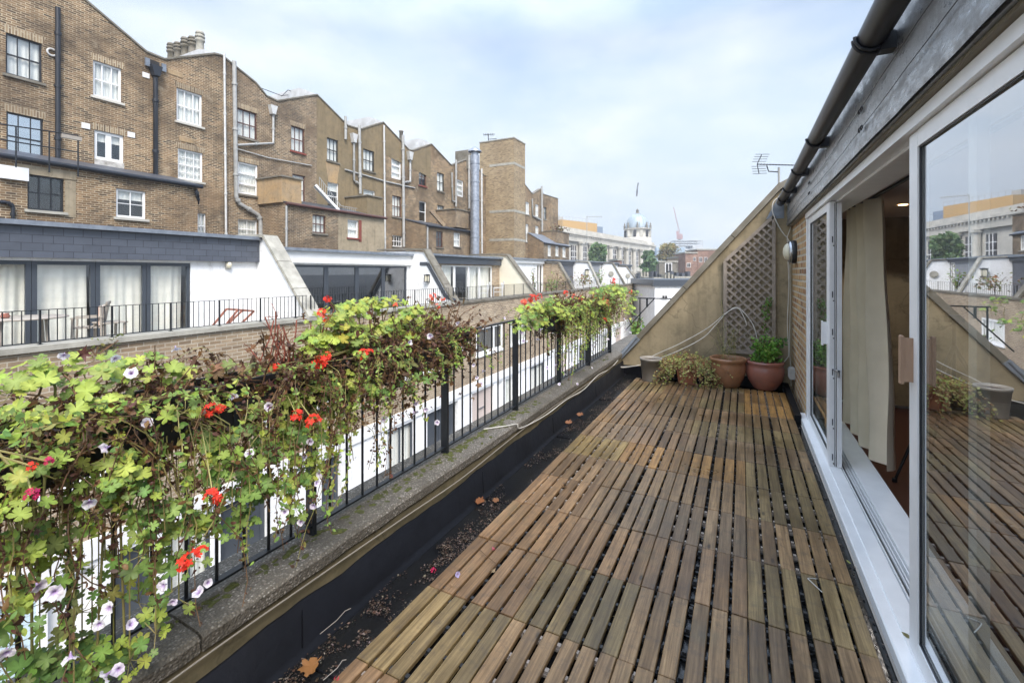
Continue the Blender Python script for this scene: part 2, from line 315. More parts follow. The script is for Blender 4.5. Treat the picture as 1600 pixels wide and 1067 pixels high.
# ---------------------------------------------------------------- mesh builder
class MB:
    def __init__(s): s.v = []; s.f = []; s.sm = []; s.c = None; s.cur = None
    def tint(s, c): s.cur = c; s.c = s.c if s.c is not None else []
    def add(s, vs, fs, smooth=False):
        o = len(s.v); s.v += [tuple(x) for x in vs]
        s.f += [tuple(i+o for i in f) for f in fs]; s.sm += [smooth]*len(fs)
        if s.c is not None: s.c += [s.cur]*len(vs)
        return s
    def box(s, x0, x1, y0, y1, z0, z1):
        x0, x1 = sorted((x0, x1)); y0, y1 = sorted((y0, y1)); z0, z1 = sorted((z0, z1))
        v = [(x, y, z) for z in (z0, z1) for y in (y0, y1) for x in (x0, x1)]
        return s.add(v, [(0, 2, 3, 1), (4, 5, 7, 6), (0, 1, 5, 4), (2, 6, 7, 3), (0, 4, 6, 2), (1, 3, 7, 5)])
    def bbox(s, x0, x1, y0, y1, z0, z1, b=.004):
        "box with its top edges eased"
        x0, x1 = sorted((x0, x1)); y0, y1 = sorted((y0, y1)); z0, z1 = sorted((z0, z1))
        v = [(x0, y0, z0), (x1, y0, z0), (x1, y1, z0), (x0, y1, z0), (x0, y0, z1-b), (x1, y0, z1-b), (x1, y1, z1-b), (x0, y1, z1-b),
             (x0+b, y0+b, z1), (x1-b, y0+b, z1), (x1-b, y1-b, z1), (x0+b, y1-b, z1)]
        f = [(3, 2, 1, 0), (8, 9, 10, 11)]
        for k in range(4):
            n = (k+1) % 4; f += [(k, n, n+4, k+4), (k+4, n+4, n+8, k+8)]
        return s.add(v, f)
    def beam(s, a, b, w, h, up=(0, 0, 1)):
        a = Vector(a); b = Vector(b); d = (b-a).normalized(); u = Vector(up)
        sd = d.cross(u)
        if sd.length < 1e-5: sd = d.cross(Vector((1, 0, 0)))
        sd.normalize(); u = sd.cross(d)
        v = [p+sd*i*w/2+u*j*h/2 for p in (a, b) for i, j in ((-1, -1), (1, -1), (1, 1), (-1, 1))]
        return s.add(v, [(0, 1, 2, 3), (7, 6, 5, 4), (0, 4, 5, 1), (1, 5, 6, 2), (2, 6, 7, 3), (3, 7, 4, 0)])
    def tube(s, pts, r, n=8, cap=True):
        pts = [Vector(p) for p in pts]; m = len(pts); rr = r if isinstance(r, (list, tuple)) else [r]*m
        vs = []; u = None
        for i, p in enumerate(pts):
            d = (pts[min(i+1, m-1)]-pts[max(i-1, 0)])
            d = d.normalized() if d.length > 1e-9 else Vector((0, 0, 1))
            if u is None: u = d.orthogonal().normalized()
            else:
                u = u-d*u.dot(d)
                u = u.normalized() if u.length > 1e-6 else d.orthogonal().normalized()
            w = d.cross(u)
            vs += [p+(u*math.cos(2*PI*k/n)+w*math.sin(2*PI*k/n))*rr[i] for k in range(n)]
        fs = [(i*n+k, i*n+(k+1) % n, (i+1)*n+(k+1) % n, (i+1)*n+k) for i in range(m-1) for k in range(n)]
        s.add(vs, fs, n > 4)
        if cap: s.add(vs[:n], [tuple(reversed(range(n)))]); s.add(vs[-n:], [tuple(range(n))])
        return s
    def lathe(s, prof, c=(0, 0, 0), n=32, jit=0):
        vs = []
        for r, z in prof:
            for k in range(n):
                a = 2*PI*k/n; q = 1+jit*math.sin(3*a+z*9)
                vs.append((c[0]+r*q*math.cos(a), c[1]+r*q*math.sin(a), c[2]+z))
        fs = [(i*n+k, i*n+(k+1) % n, (i+1)*n+(k+1) % n, (i+1)*n+k) for i in range(len(prof)-1) for k in range(n)]
        return s.add(vs, fs, True)
    def prismX(s, poly, x0, x1):
        "polygon of (y, z) extruded along X"
        n = len(poly); v = [(x0, y, z) for y, z in poly]+[(x1, y, z) for y, z in poly]
        return s.add(v, [tuple(range(n)), tuple(reversed(range(n, 2*n)))]+[(i, i+n, (i+1) % n+n, (i+1) % n) for i in range(n)])
    def prismY(s, poly, y0, y1):
        n = len(poly); v = [(x, y0, z) for x, z in poly]+[(x, y1, z) for x, z in poly]
        return s.add(v, [tuple(range(n)), tuple(reversed(range(n, 2*n)))]+[(i, i+n, (i+1) % n+n, (i+1) % n) for i in range(n)])
    def prismZ(s, poly, z0, z1):
        n = len(poly); v = [(x, y, z0) for x, y in poly]+[(x, y, z1) for x, y in poly]
        return s.add(v, [tuple(reversed(range(n))), tuple(range(n, 2*n))]+[(i, (i+1) % n, (i+1) % n+n, i+n) for i in range(n)])
    def build(s, name, mat, parent=None, label=None):
        me = bpy.data.meshes.new(name)
        o0 = parent.matrix_world.translation if False else None
        me.from_pydata(s.v, [], s.f); me.polygons.foreach_set('use_smooth', s.sm)
        if s.c is not None:
            at_ = me.color_attributes.new('tint', 'FLOAT_COLOR', 'POINT')
            flat = []
            for c in s.c: flat += [c[0], c[1], c[2], 1]
            at_.data.foreach_set('color', flat)
        me.materials.append(M[mat] if isinstance(mat, str) else mat); me.update()
        o = bpy.data.objects.new(name, me); col.objects.link(o)
        if parent is not None: attach(o, parent)
        if label: o['label'] = label
        return o
def wloc(o):
    v = Vector((0, 0, 0)); p = o
    while p is not None: v = v+Vector(p.location); p = p.parent
    return v
def attach(o, p):
    "parent a mesh given in world coordinates to a thing"
    o.parent = p; w = wloc(p)
    if w.length > 0 and o.type == 'MESH' and Vector(o.location).length == 0: o.data.transform(Matrix.Translation(-w))
def tag(o, label=None, cat=None, group=None, kind=None):
    if label: o['label'] = label
    if cat: o['category'] = cat
    if group: o['group'] = group
    if kind: o['kind'] = kind
    return o
def thing(name, loc, label, cat, group=None):
    o = bpy.data.objects.new(name, None); col.objects.link(o); o.location = loc; o.empty_display_size = .2
    return tag(o, label, cat, group)
def struct(o): o['kind'] = 'structure'; return o
def copy_tree(o, loc, label=None):
    c = o.copy(); col.objects.link(c); c.location = loc
    if label: c['label'] = label
    for ch in [k for k in bpy.data.objects if k.parent == o]:
        d = ch.copy(); col.objects.link(d); d.parent = c
        for g in [k for k in bpy.data.objects if k.parent == ch]:
            e = g.copy(); col.objects.link(e); e.parent = d
    return c
# ---------------------------------------------------------------- sky and light
SUN_EL, SUN_ROT = math.radians(48), math.radians(135)
w = bpy.data.worlds.new('World'); sc.world = w; w.use_nodes = True
nt = w.node_tree; bg = nt.nodes['Background']
sky = N(nt, 'ShaderNodeTexSky', sky_type='NISHITA', sun_disc=False, sun_elevation=SUN_EL, sun_rotation=SUN_ROT)
sky.air_density = 1.2; sky.dust_density = 1.5
tc = N(nt, 'ShaderNodeTexCoord')
mp = N(nt, 'ShaderNodeMapping'); mp.inputs['Scale'].default_value = (1, 1, 2.6); mp.inputs['Location'].default_value = (.3, .1, .4); L(nt, tc.outputs['Generated'], mp.inputs[0])
cl = noisef(nt, mp.outputs[0], 1.5, 9, .55)
se = N(nt, 'ShaderNodeSeparateXYZ'); L(nt, tc.outputs['Generated'], se.inputs[0])
hz = ramp(nt, se.outputs[2], [(0, .42), (.22, .22), (.5, .05), (1, 0)])
a0 = N(nt, 'ShaderNodeMath', operation='ADD'); L(nt, cl, a0.inputs[0]); L(nt, hz, a0.inputs[1])
xz = N(nt, 'ShaderNodeMath', operation='MULTIPLY', use_clamp=True); L(nt, se.outputs[0], xz.inputs[0]); L(nt, se.outputs[2], xz.inputs[1])
ad = N(nt, 'ShaderNodeMath', operation='MULTIPLY_ADD'); L(nt, xz.outputs[0], ad.inputs[0]); ad.inputs[1].default_value = -1.8; L(nt, a0.outputs[0], ad.inputs[2])
cf = ramp(nt, ad.outputs[0], [(.40, .15), (.76, 1)])
cl2 = noisef(nt, mp.outputs[0], 3.4, 7, .6)
cc = mixc(nt, ramp(nt, cl2, [(.38, 0), (.62, 1)]), (3.65, 4.25, 4.85), (4.7, 4.97, 5.2))
zen = ramp(nt, se.outputs[2], [(0, .30), (.45, .31), (.66, .65), (1, 1.0)])
vm = N(nt, 'ShaderNodeVectorMath', operation='SCALE'); vm.inputs['Scale'].default_value = 3.15
L(nt, mixc(nt, 1.0, mixc(nt, cf, sky.outputs[0], cc), zen, 'MULTIPLY'), vm.inputs[0]); L(nt, vm.outputs[0], bg.inputs[0])
bg.inputs[1].default_value = .1
sun = bpy.data.lights.new('sun', 'SUN'); sun.energy = 2.0; sun.angle = math.radians(25); sun.color = (1, .95, .88)
suno = bpy.data.objects.new('sun', sun); col.objects.link(suno)
sd = Vector((math.sin(SUN_ROT)*math.cos(SUN_EL), math.cos(SUN_ROT)*math.cos(SUN_EL), math.sin(SUN_EL)))
suno.rotation_euler = sd.to_track_quat('Z', 'Y').to_euler(); suno.location = (20, -10, 30)
sc.view_settings.view_transform = 'Standard'; sc.view_settings.look = 'None'; sc.view_settings.exposure = 1.22; sc.view_settings.gamma = 1
exec_parts = []
# ================================================================ OUR TERRACE
GY = 7.4                     # near face of the far gable wall
H = EH
def noise1(x): return noise.noise(Vector((x, x*.37, 1.7)))
# flat roof under the deck
mb = MB(); mb.box(-1.72, .56, -2, GY, -.09, -.045); struct(mb.build('roof_membrane', 'membrane'))
# upstand on the left, with an uneven torn top edge
mb = MB(); n = 120; vs = []
for i in range(n+1):
    y = -2+(GY+2)*i/n; t = .145+.022*noise1(y*2.2)+.01*noise1(y*9)
    vs += [(-1.66, y, -.044), (-1.705, y, -.028), (-1.722, y, t), (-1.738, y, t+.002)]
fs = [(i*4+k, i*4+k+1, i*4+k+5, i*4+k+4) for i in range(n) for k in range(3)]
mb.add(vs, fs, True)
for (a, b_) in ((-1.72, -.9), (-.9, .1), (.1, .5)):
    mb.box(a, b_+.001, GY-.03, GY-.002, -.044, .10)
mb.box(.50, .565, 5.75, GY-.031, -.044, .06)
own_par = thing('parapet_wall', (-1.9, 3, 0), 'low cement parapet with pebbly stone coping carrying the planted black railing', 'parapet wall')
for ys_ in (-.4, 1.35, 2.9, 4.3, 5.8): mb.tube([(-1.703, ys_, -.028), (-1.7205, ys_+.012, .125)], .0028, 5); mb.tube([(-1.655, ys_-.04, -.040), (-1.45, ys_-.03, -.042)], .004, 5)
mb.build('roof_upstand', 'membrane_up', own_par)
mb = MB(); mb.box(-2.08, -1.74, -2, 9.5, -6, .240); mb.build('wall', 'cement', own_par)
# coping stones, each a little out of line
mb = MB(); joints = [-2, -.6, .95, 2.45, 4.0, 5.5, 6.95, 8.3, 9.6]
for a, b_ in zip(joints, joints[1:]):
    m_ = 26; vs = []; dz = R.uniform(-.002, .002)
    for i in range(m_+1):
        y = a+.004+(b_-a-.008)*i/m_
        e = .006*noise1(y*7)+.003*noise1(y*31); g_ = .006*noise1(y*5+4)
        vs += [(-1.725+e, y, .240), (-1.722+e, y, .290+dz+g_*.5), (-1.738+e, y, .302+dz), (-1.90, y, .308+dz), (-2.10, y, .295+dz), (-2.11, y, .240)]
    mb.add(vs, [(i*6+k, i*6+k+1, i*6+k+7, i*6+k+6) for i in range(m_) for k in range(5)]+[(5, 4, 3, 2, 1, 0), tuple(m_*6+k for k in range(6))])
mb.build('coping', 'aggregate', own_par)
# moss cushions along the railing foot
mb = MB()
def blob(mb, c, rx, ry, rz, n=7):
    prof = [(1, 0), (.95, .35), (.7, .75), (.35, .95), (.02, 1)]
    ph = R.random()*6; vs = []
    for r_, z_ in prof:
        for k in range(n):
            a = 2*PI*k/n; q = 1+.3*math.sin(2*a+ph)+.15*R.uniform(-1, 1)
            vs.append((c[0]+rx*r_*q*math.cos(a), c[1]+ry*r_*q*math.sin(a), c[2]+rz*z_))
    mb.add(vs, [(i*n+k, i*n+(k+1) % n, (i+1)*n+(k+1) % n, (i+1)*n+k) for i in range(4) for k in range(n)], True)
for i in range(300):
    y = R.choice([R.gauss(2.05, .35), R.gauss(2.75, .25), R.gauss(1.2, .3), R.gauss(3.5, .3), R.uniform(.3, 7)])
    x = -1.885+abs(R.gauss(0, .035)) if R.random() < .85 else R.uniform(-1.88, -1.75)
    s_ = R.uniform(.005, .02)
    blob(mb, (x, y, .3035), s_*R.uniform(.7, 1.5), s_*R.uniform(.8, 1.8), s_*R.uniform(.3, .6))
tag(mb.build('moss', 'moss'), 'green moss cushions on the pebbly coping', 'moss', None, 'stuff')
# deck tiles: four columns of square tiles, six slats each
TS = .486; X0 = -1.435; ROW0 = 1.886
tintset = {'brown': (.43, .262, .130), 'grey': (.395, .262, .142), 'orange': (.66, .36, .12), 'green': (.38, .27, .122), 'tan': (.45, .285, .138), 'yellow': (.46, .32, .125), 'dark': (.375, .238, .122)}
look = {'brown': 'brown', 'grey': 'greyish brown', 'orange': 'orange', 'green': 'greenish', 'tan': 'tan', 'yellow': 'yellowish', 'dark': 'dark brown'}
special = {(4, 0): 'yellow', (4, 1): 'orange', (4, 2): 'orange', (9, 3): 'orange', (8, 3): 'orange', (10, 3): 'orange', (10, 2): 'green', (9, 2): 'grey', (8, 2): 'green', (7, 3): 'tan',
           (0, 2): 'tan', (-1, 2): 'tan', (0, 3): 'grey', (1, 3): 'green', (1, 1): 'brown', (0, 1): 'green', (-1, 0): 'green', (0, 0): 'brown', (2, 1): 'grey', (3, 1): 'tan', (2, 2): 'grey', (3, 3): 'green', (4, 3): 'green', (5, 3): 'grey', (3, 0): 'dark', (5, 2): 'grey', (6, 2): 'green', (6, 1): 'tan', (5, 0): 'grey', (2, 0): 'brown', (1, 2): 'brown', (-1, 3): 'orange', (-2, 3): 'orange'}
rows = list(range(-6, 11)); colname = ['leftmost column', 'second column from left', 'third column from left', 'column beside the sill']
ordn = ['', 'first', 'second', 'third', 'fourth', 'fifth', 'sixth', 'seventh', 'eighth', 'ninth', 'tenth', 'eleventh', 'twelfth', 'thirteenth', 'fourteenth', 'fifteenth', 'sixteenth', 'seventeenth']
SW = .0675; PITCH = TS/6
for r_ in rows:
    y0 = ROW0+TS*(r_)*1.004; y1 = y0+TS
    if r_ == 10: y1 = 7.02
    if y1 < -.9: continue
    for c_ in range(4):
        x0 = X0+TS*c_; y0_ = y0+R.uniform(-.003, .003)
        kind = special.get((r_, c_)) or R.choice(['brown', 'brown', 'grey', 'green', 'tan', 'dark'])
        base = tintset[kind]
        t = thing('deck_tile', (x0+TS/2, (y0+y1)/2, 0), '%s wooden deck tile, %s row from the pots, %s' % (look[kind], ordn[11-r_], colname[c_]), 'deck tile', 'wooden deck tiles on the terrace')
        mb = MB(); tilt = R.uniform(-.002, .002)
        for k in range(6):
            q = R.uniform(.66, 1.16); h_ = R.uniform(-.03, .03)
            mb.tint((base[0]*q+h_*.3, base[1]*q+h_*.1, base[2]*q-h_*.1))
            xs = x0+.0015+k*PITCH if k < 3 else x0+TS-.0015-SW-(5-k)*PITCH
            xs += R.uniform(-.0015, .0015); z = R.uniform(-.0025, .001)
            a = y0_+.0015+R.uniform(0, .002); b_ = y1-.0015-R.uniform(0, .002)
            mb.bbox(xs, xs+SW*R.uniform(.97, 1.0), a, b_, -.019+z, z+tilt*(k-2.5)*.3, .003)
        mb.build('slats', 'wood', t)
        mb = MB(); nb = 4 if y1-y0 > .4 else 2
        for k in range(nb):
            yb = y0_+.035+(y1-y0-.07)*k/(nb-1); mb.box(x0+.004, x0+TS-.004, yb-.012, yb+.012, -.034, -.0225)
        for k in range(5):
            xb = x0+(k+1)*PITCH
            for j in range(nb): yb = y0_+.035+(y1-y0-.07)*j/(nb-1); mb.box(xb-.008, xb+.008, yb-.009, yb+.009, -.0224, -.008)
        mb.build('base_grid', 'tile_base' if R.random() < .5 else 'trellis', t)
# railing
rail = thing('railing', (-1.90, 3, .30), 'long black iron railing on the pebbly coping, carrying the flower boxes', 'railing')
RX = -1.90; ZT = 1.155; posts = [-.708+1.1325*k for k in range(8)]
mb = MB(); mb.box(RX-.02, RX+.02, -2, 7.32, ZT-.012, ZT); mb.build('top_rail', 'black_metal', rail)
mb = MB(); mb.box(RX-.016, RX+.016, -2, 7.28, .345, .355); mb.build('bottom_rail', 'black_metal', rail)
for y in posts:
    mb = MB(); mb.bbox(RX-.0275, RX+.0275, y-.0095, y+.0095, .300, ZT-.0125); mb.box(RX-.03, RX+.03, y-.03, y+.03, .2115, .2165) if False else None
    mb.build('post', 'black_metal', rail)
for a, b_ in zip(posts, posts[1:]):
    for k in range(1, 10):
        y = a+(b_-a)*k/10
        mb = MB(); mb.tube([(RX, y, .3555), (RX, y, ZT-.0125)], .0068, 8); mb.build('bar', 'black_metal', rail)
# far cross rail with its brace behind the gable foot
t = thing('cross_rail', (-1.6, 8.2, .2), 'thin black rail with a slanting brace beyond the foot of the sloping wall', 'railing')
a = at(997, 466, Y=8.2); b_ = at(1044, 466, Y=8.2); z_ = a.z
mb = MB(); mb.beam(a, b_+Vector((.6, 0, 0)), .02, .02); mb.build('top_rail', 'black_metal', t)
mb = MB(); mb.beam(at(1000, 465, Y=8.2), at(1000, 505, Y=8.2), .018, .018, (0, 1, 0)); mb.build('post', 'black_metal', t)
mb = MB(); mb.beam(at(1011, 466, Y=8.2), at(1011, 480, Y=8.2), .03, .018, (0, 1, 0)); mb.build('post', 'black_metal', t)
mb = MB(); mb.beam(at(1022, 467, Y=8.17), at(978, 515, Y=8.17), .016, .016, (0, 1, 0)); mb.build('brace', 'black_metal', t)
# ---- far gable wall
g = thing('gable_wall', (-.6, GY+.15, 0), 'sloping brown rendered party wall closing the far end of the terrace', 'wall')
mb = MB(); mb.prismY([(-1.78, -.1), (-1.78, .16), (.47, 2.74), (.62, 2.80), (2.6, 3.3), (2.6, -.1)], GY, GY+.3); mb.build('wall', 'render_gable', g)
pa = Vector((-1.50, GY+.13, .53)); pb = Vector((.49, GY+.13, 2.83))
mb = MB(); nd = (pb-pa).normalized(); up = Vector((-nd.z, 0, nd.x))
seg = [0, .36, .69, 1]
for i in range(3):
    p = pa+(pb-pa)*(seg[i]+.002); q = pa+(pb-pa)*(seg[i+1]-.001); mb.beam(p, q, .36+.004*i, .075, up)
mb.build('coping', 'stone_dark', g)
mb = MB(); mb.beam(pb-nd*.05+Vector((0, 0, .0)), Vector((.80, GY+.13, 2.98)), .37, .08); mb.build('ridge_cap', 'stone_dark', g)
mb = MB(); q0 = Vector((-1.86, GY+.12, .13))
mb.beam(q0, pa+nd*.03, .385, .085, up); mb.tube([(-1.80, GY-.075, .175), pa+Vector((0, -.195, .03))], .02, 8)
mb.beam((-1.90, GY+.1, .19), (-1.80, GY-.02, .17), .2, .02); mb.build('lead_flashing', 'lead', g)
mb = MB(); mb.prismY([(.3, 2.35), (.47, 2.70), (.52, 2.70), (.52, 2.35)], GY-.006, GY-.002); mb.build('lead_patch', 'lead', g)
# trellis
tr = thing('trellis', (0, GY-.03, 1.2), 'weathered grey diamond trellis with a slanting top fixed to the sloping wall', 'trellis')
YT = GY-.035
c1 = at(1133, 548, Y=YT); c2 = at(1133, 408, Y=YT); c3 = at(1209, 338, Y=YT); c4 = at(1209, 556, Y=YT); c4.z = c1.z
quad = [c1, c2, c3, c4]
mb = MB()
for a, b_ in zip(quad, quad[1:]+quad[:1]): mb.beam(a, b_, .028, .045, (0, 1, 0)) if False else mb.beam(a, b_, .045, .03, (0, 1, 0))
mb.build('frame', 'trellis', tr)
def clipline(p, d, poly):
    ts = []
    for a, b_ in zip(poly, poly[1:]+poly[:1]):
        ex, ez = b_[0]-a[0], b_[1]-a[1]; den = d[0]*ez-d[1]*ex
        if abs(den) < 1e-9: continue
        t_ = ((a[0]-p[0])*ez-(a[1]-p[1])*ex)/den; u_ = ((a[0]-p[0])*d[1]-(a[1]-p[1])*d[0])/den
        if -1e-6 <= u_ <= 1+1e-6: ts.append(t_)
    return (min(ts), max(ts)) if len(ts) >= 2 else None
poly = [(q.x, q.z) for q in quad]
for sgn, yy, nm in ((1, YT+.006, 'slat'), (-1, YT-.006, 'slat')):
    mb = MB(); d = (math.cos(PI/4), sgn*math.sin(PI/4))
    for k in range(-40, 60):
        p = (c1.x+k*.118, c1.z); r_ = clipline(p, d, poly)
        if r_ and r_[1]-r_[0] > .05:
            mb.beam((p[0]+d[0]*r_[0], yy, p[1]+d[1]*r_[0]), (p[0]+d[0]*r_[1], yy, p[1]+d[1]*r_[1]), .029, .009, (0, 1, 0))
    mb.build('lattice_slats', 'trellis', tr)
# ---- our house: brick, fascia, gutter, door set
house = thing('mews_house', (.7, 3, 0), 'near house wall of yellow brick with tarred board, gutter and white sliding doors', 'house')
WX = .62
mb = MB(); mb.box(WX, .9, 5.78, GY+.3, -.1, 2.5); mb.build('brick_wall', 'brick_near', house)
FY0, FY1 = -1.5, GY-.01
mb = MB(); nseg = 60; vs = []
for i in range(nseg+1):
    y = FY0+(FY1-FY0)*i/nseg
    for z_, xo in ((2.235, 0), (2.26, -.004), (2.32, .004), (2.42, -.003), (2.52, .004), (2.62, 0), (2.74, .0)):
        vs.append((.55+xo+.004*noise1(y*3+z_*9)+.003*noise1(y*11+z_*5), y, z_))
mb.add(vs, [(i*7+k, i*7+k+1, i*7+k+8, i*7+k+7) for i in range(nseg) for k in range(6)], True)
mb.box(.565, .75, FY0, FY1, 2.235, 2.74); mb.build('fascia', 'fascia', house)
mb = MB(); mb.box(.580, .70, FY0, FY1, 2.2225, 2.2345); mb.build('timber_head', 'timber_head', house)
gx, gz, gr = .478, 2.555, .055
mb = MB(); n_ = 14
for (ra) in (gr,):
    ys = [FY0, FY1-.02]; vs = []
    for y in ys:
        for k in range(n_+1):
            a = PI+PI*k/n_*1.0; vs.append((gx+ra*math.cos(a), y, gz+ra*1.05*math.sin(a)+.02))
        for k in range(n_, -1, -1):
            a = PI+PI*k/n_*1.0; vs.append((gx+(ra-.005)*math.cos(a), y, gz+(ra-.005)*1.05*math.sin(a)+.02))
    m_ = 2*(n_+1)
    mb.add(vs, [(k, (k+1) % m_, (k+1) % m_+m_, k+m_) for k in range(m_)], True); mb.add(vs[:m_], [tuple(range(m_))]); mb.add(vs[m_:], [tuple(reversed(range(m_)))])
gut = mb.build('gutter', 'gutter', house)
for y in (2.35, 3.95, 5.05, 6.1, 6.9):
    mb = MB(); ring = [(gx+(gr+.006)*math.cos(PI+PI*k/12), y, gz+.02+(gr+.006)*1.05*math.sin(PI+PI*k/12)) for k in range(13)]
    for dy in ((-.018, .018) if y < 3 else (0,)):
        mb.tube([(p[0], p[1]+dy, p[2]) for p in ring]+[(.55, y+dy, gz+.01)], .0075, 6)
    mb.box(.50, .552, y-.03, y+.03, gz-.055, gz+.01); mb.build('gutter_bracket', 'black_pipe', gut)
# thin wires with hook eyes
for k, (za, zb) in enumerate(((2.33, 2.47), (2.27, 2.36))):
    mb = MB(); pts = []
    for i in range(50):
        u = i/49; y = 1.2+5.9*u; pts.append((.541, y, zb+(za-zb)*u*.9+.012*math.sin(9*u+k)+.006*noise1(u*20+k)))
    mb.tube(pts, .0016, 5); mb.build('wire', 'black_pipe', house)
for px, py in ((1344, 173), (1344, 202), (1264, 286), (1264, 302)):
    p = at(px, py, X=.538); mb = MB()
    for s_ in (-1, 1): mb.tube([(.538, p.y+s_*.024+.02*math.cos(a*.7), p.z+.012*math.sin(a*.7)) for a in range(10)], .003, 5)
    mb.build('hook_eye', 'black_pipe', house)
# roof above, as on the real mansard
mb = MB(); mb.prismY([(.56, 2.745), (2.6, 3.9), (6, 3.9), (6, 3.6), (2.7, 3.6), (.9, 2.745)], FY0-2, GY+.01); mb.build('roof', 'slate', house)
mb = MB(); mb.box(.7505, .86, FY0, 5.779, 2.235, 2.73); mb.build('lintel', 'grey_wall', house)
# sill, tracks, head
SY0, SY1 = -1.5, 5.98
mb = MB(); mb.bbox(.563, .705, SY0, SY1, -.02, .035, .006); mb.box(.60, .70, SY0, 5.77, -.06, -.021); mb.build('sill', 'white_alu', house)
mb = MB()
mb.bbox(.618, .70, SY0, 5.72, .0351, .042, .002)
for x in (.706, .728, .742, .764): mb.box(x, x+.005, SY0, 5.72, .0, .046)
mb.box(.706, .79, SY0, 5.72, -.02, .012); mb.box(.775, .789, SY0, 5.72, .0, .060); mb.build('track', 'white_alu', house)
mb = MB(); mb.box(.713, .727, SY0, 5.70, .0125, .03); mb.build('track_groove', 'black_pipe', house)
mb = MB(); mb.box(.790, .935, SY0, 5.75, -.16, .055); mb.build('inner_sill', 'white_alu', house)
mb = MB(); mb.bbox(.60, .86, SY0, 5.778, 2.17, 2.222, .004); mb.box(.67, .70, SY0, 5.70, 2.155, 2.1695); mb.build('frame_head', 'white_alu', house)
mb = MB(); mb.box(.61, .86, 5.71, 5.778, .036, 2.1695); mb.build('frame_jamb', 'white_alu', house)
def slider(x, y0, y1, z0, z1, lab, handle=None, wst=.062, hm='white_alu'):
    t = mbb = MB(); th = .036
    mbb.bbox(x, x+th, y0, y0+wst, z0, z1, .003); mbb.bbox(x, x+th, y1-wst, y1, z0, z1, .003)
    mbb.box(x+.001, x+th-.001, y0+wst, y1-wst, z0, z0+.075); mbb.box(x+.001, x+th-.001, y0+wst, y1-wst, z1-.065, z1)
    d = mbb.build('sliding_door', 'white_alu', house, lab)
    mb = MB(); mb.box(x+.014, x+.020, y0+wst-.004, y1-wst+.004, z0+.07, z1-.06); mb.build('pane', 'door_glass', d)
    mb = MB()
    for (a, b_, c, e) in ((y0+wst, y0+wst+.006, z0+.075, z1-.065), (y1-wst-.006, y1-wst, z0+.075, z1-.065), (y0+wst, y1-wst, z0+.075, z0+.082), (y0+wst, y1-wst, z1-.071, z1-.065)):
        mb.box(x+.006, x+.013, a, b_, c, e)
    mb.build('gasket', 'black_pipe', d)
    if handle is not None:
        hy, hz = handle; mb = MB()
        mb.bbox(x-.042, x-.03, hy-.014, hy+.014, hz-.10, hz+.10, .004); mb.box(x-.03, x, hy-.012, hy-.004, hz-.09, hz+.09)
        mb.build('handle', hm, d)
    return d
# the near door pair: its leading stile stands at 2.4 m from the camera
d = slider(.622, -1.0, 2.444, .043, 2.165, 'large near glass sliding door with a timber handle', (2.405, 1.24), .095, 'handle_wood')
mb = MB(); mb.bbox(.625, .66, 2.43, 2.455, .036, 2.035, .003) ; mb.build('lead_edge', 'white_alu', d) if False else None
d2 = slider(.622, 4.435, 5.70, .043, 2.165, 'far glass sliding door with a white handle', (4.50, 1.10), .10)
# edge of the parked far leaf with its keeps and bolts
mb = MB(); mb.bbox(.624, .664, 4.41, 4.434, .043, 2.165, .003); st = mb.build('lock_stile', 'white_alu', house)
mb = MB()
for z_ in (1.86, 1.42, 1.12, .80, .40, .12):
    mb.box(.640, .646, 4.4055, 4.4105, z_-.025, z_+.025); mb.tube([(.65, 4.409, z_-.05), (.65, 4.4055, z_-.05)], .005, 8)
mb.box(.655, .658, 4.4075, 4.4105, .05, 2.15); mb.build('keeps', 'black_pipe', st)
mb = MB(); mb.tube([(.655, 4.41, .82), (.675, 4.34, .82)], .010); mb.tube([(.675, 4.35, .82), (.675, 4.35, .77)], .007); mb.build('latch', 'chrome', st)
mb = MB(); mb.bbox(.672, .704, 4.40, 4.48, .047, 2.15, .003); mb.bbox(.672, .704, 5.62, 5.70, .047, 2.15, .003); mb.box(.673, .703, 4.481, 5.619, .047, .12); mb.box(.673, .703, 4.481, 5.619, 2.08, 2.15)
mb.build('inner_door', 'white_alu', house)
mb = MB(); mb.bbox(.672, .704, 1.98, 2.04, .047, 2.15, .003); mb.bbox(.672, .704, -1.0, -.93, .047, 2.15, .003); mb.box(.673, .703, -.93, 1.979, .047, .12); mb.build('inner_door', 'white_alu', house)
# bulkhead lamp
t = thing('wall_lamp', (WX, 6.9, 1.86), 'round bulkhead lamp with opal cover and steel rim on the yellow brick', 'wall lamp')
def discX(mb, x0, y, z, prof, n=24, sgn=-1):
    vs = []
    for r_, o_ in prof:
        for k in range(n): a = 2*PI*k/n; vs.append((x0+sgn*o_, y+r_*math.cos(a), z+r_*math.sin(a)))
    mb.add(vs, [(i*n+k, i*n+(k+1) % n, (i+1)*n+(k+1) % n, (i+1)*n+k) for i in range(len(prof)-1) for k in range(n)], True)
mb = MB(); discX(mb, WX, 6.9, 1.86, [(.145, 0), (.15, .02), (.15, .045), (.14, .052), (.001, .052)]); mb.build('back_plate', 'black_pipe', t)
mb = MB(); discX(mb, WX, 6.9, 1.86, [(.146, .053), (.146, .075), (.13, .088), (.118, .09)]); mb.build('rim', 'chrome', t)
mb = MB(); discX(mb, WX, 6.9, 1.86, [(.117, .08), (.11, .105), (.085, .13), (.045, .145), (.001, .15)]); mb.build('cover', 'globe', t)
t = thing('socket_box', (WX, 7.1, .25), 'small grey outdoor socket box low on the yellow brick', 'socket')
mb = MB(); mb.bbox(.555, WX-.001, 7.03, 7.17, .18, .33, .01); mb.build('casing', 'grey_pipe', t); mb = MB(); mb.bbox(.545, .5545, 7.045, 7.155, .2, .31); mb.build('cover', 'white_pipe', t)
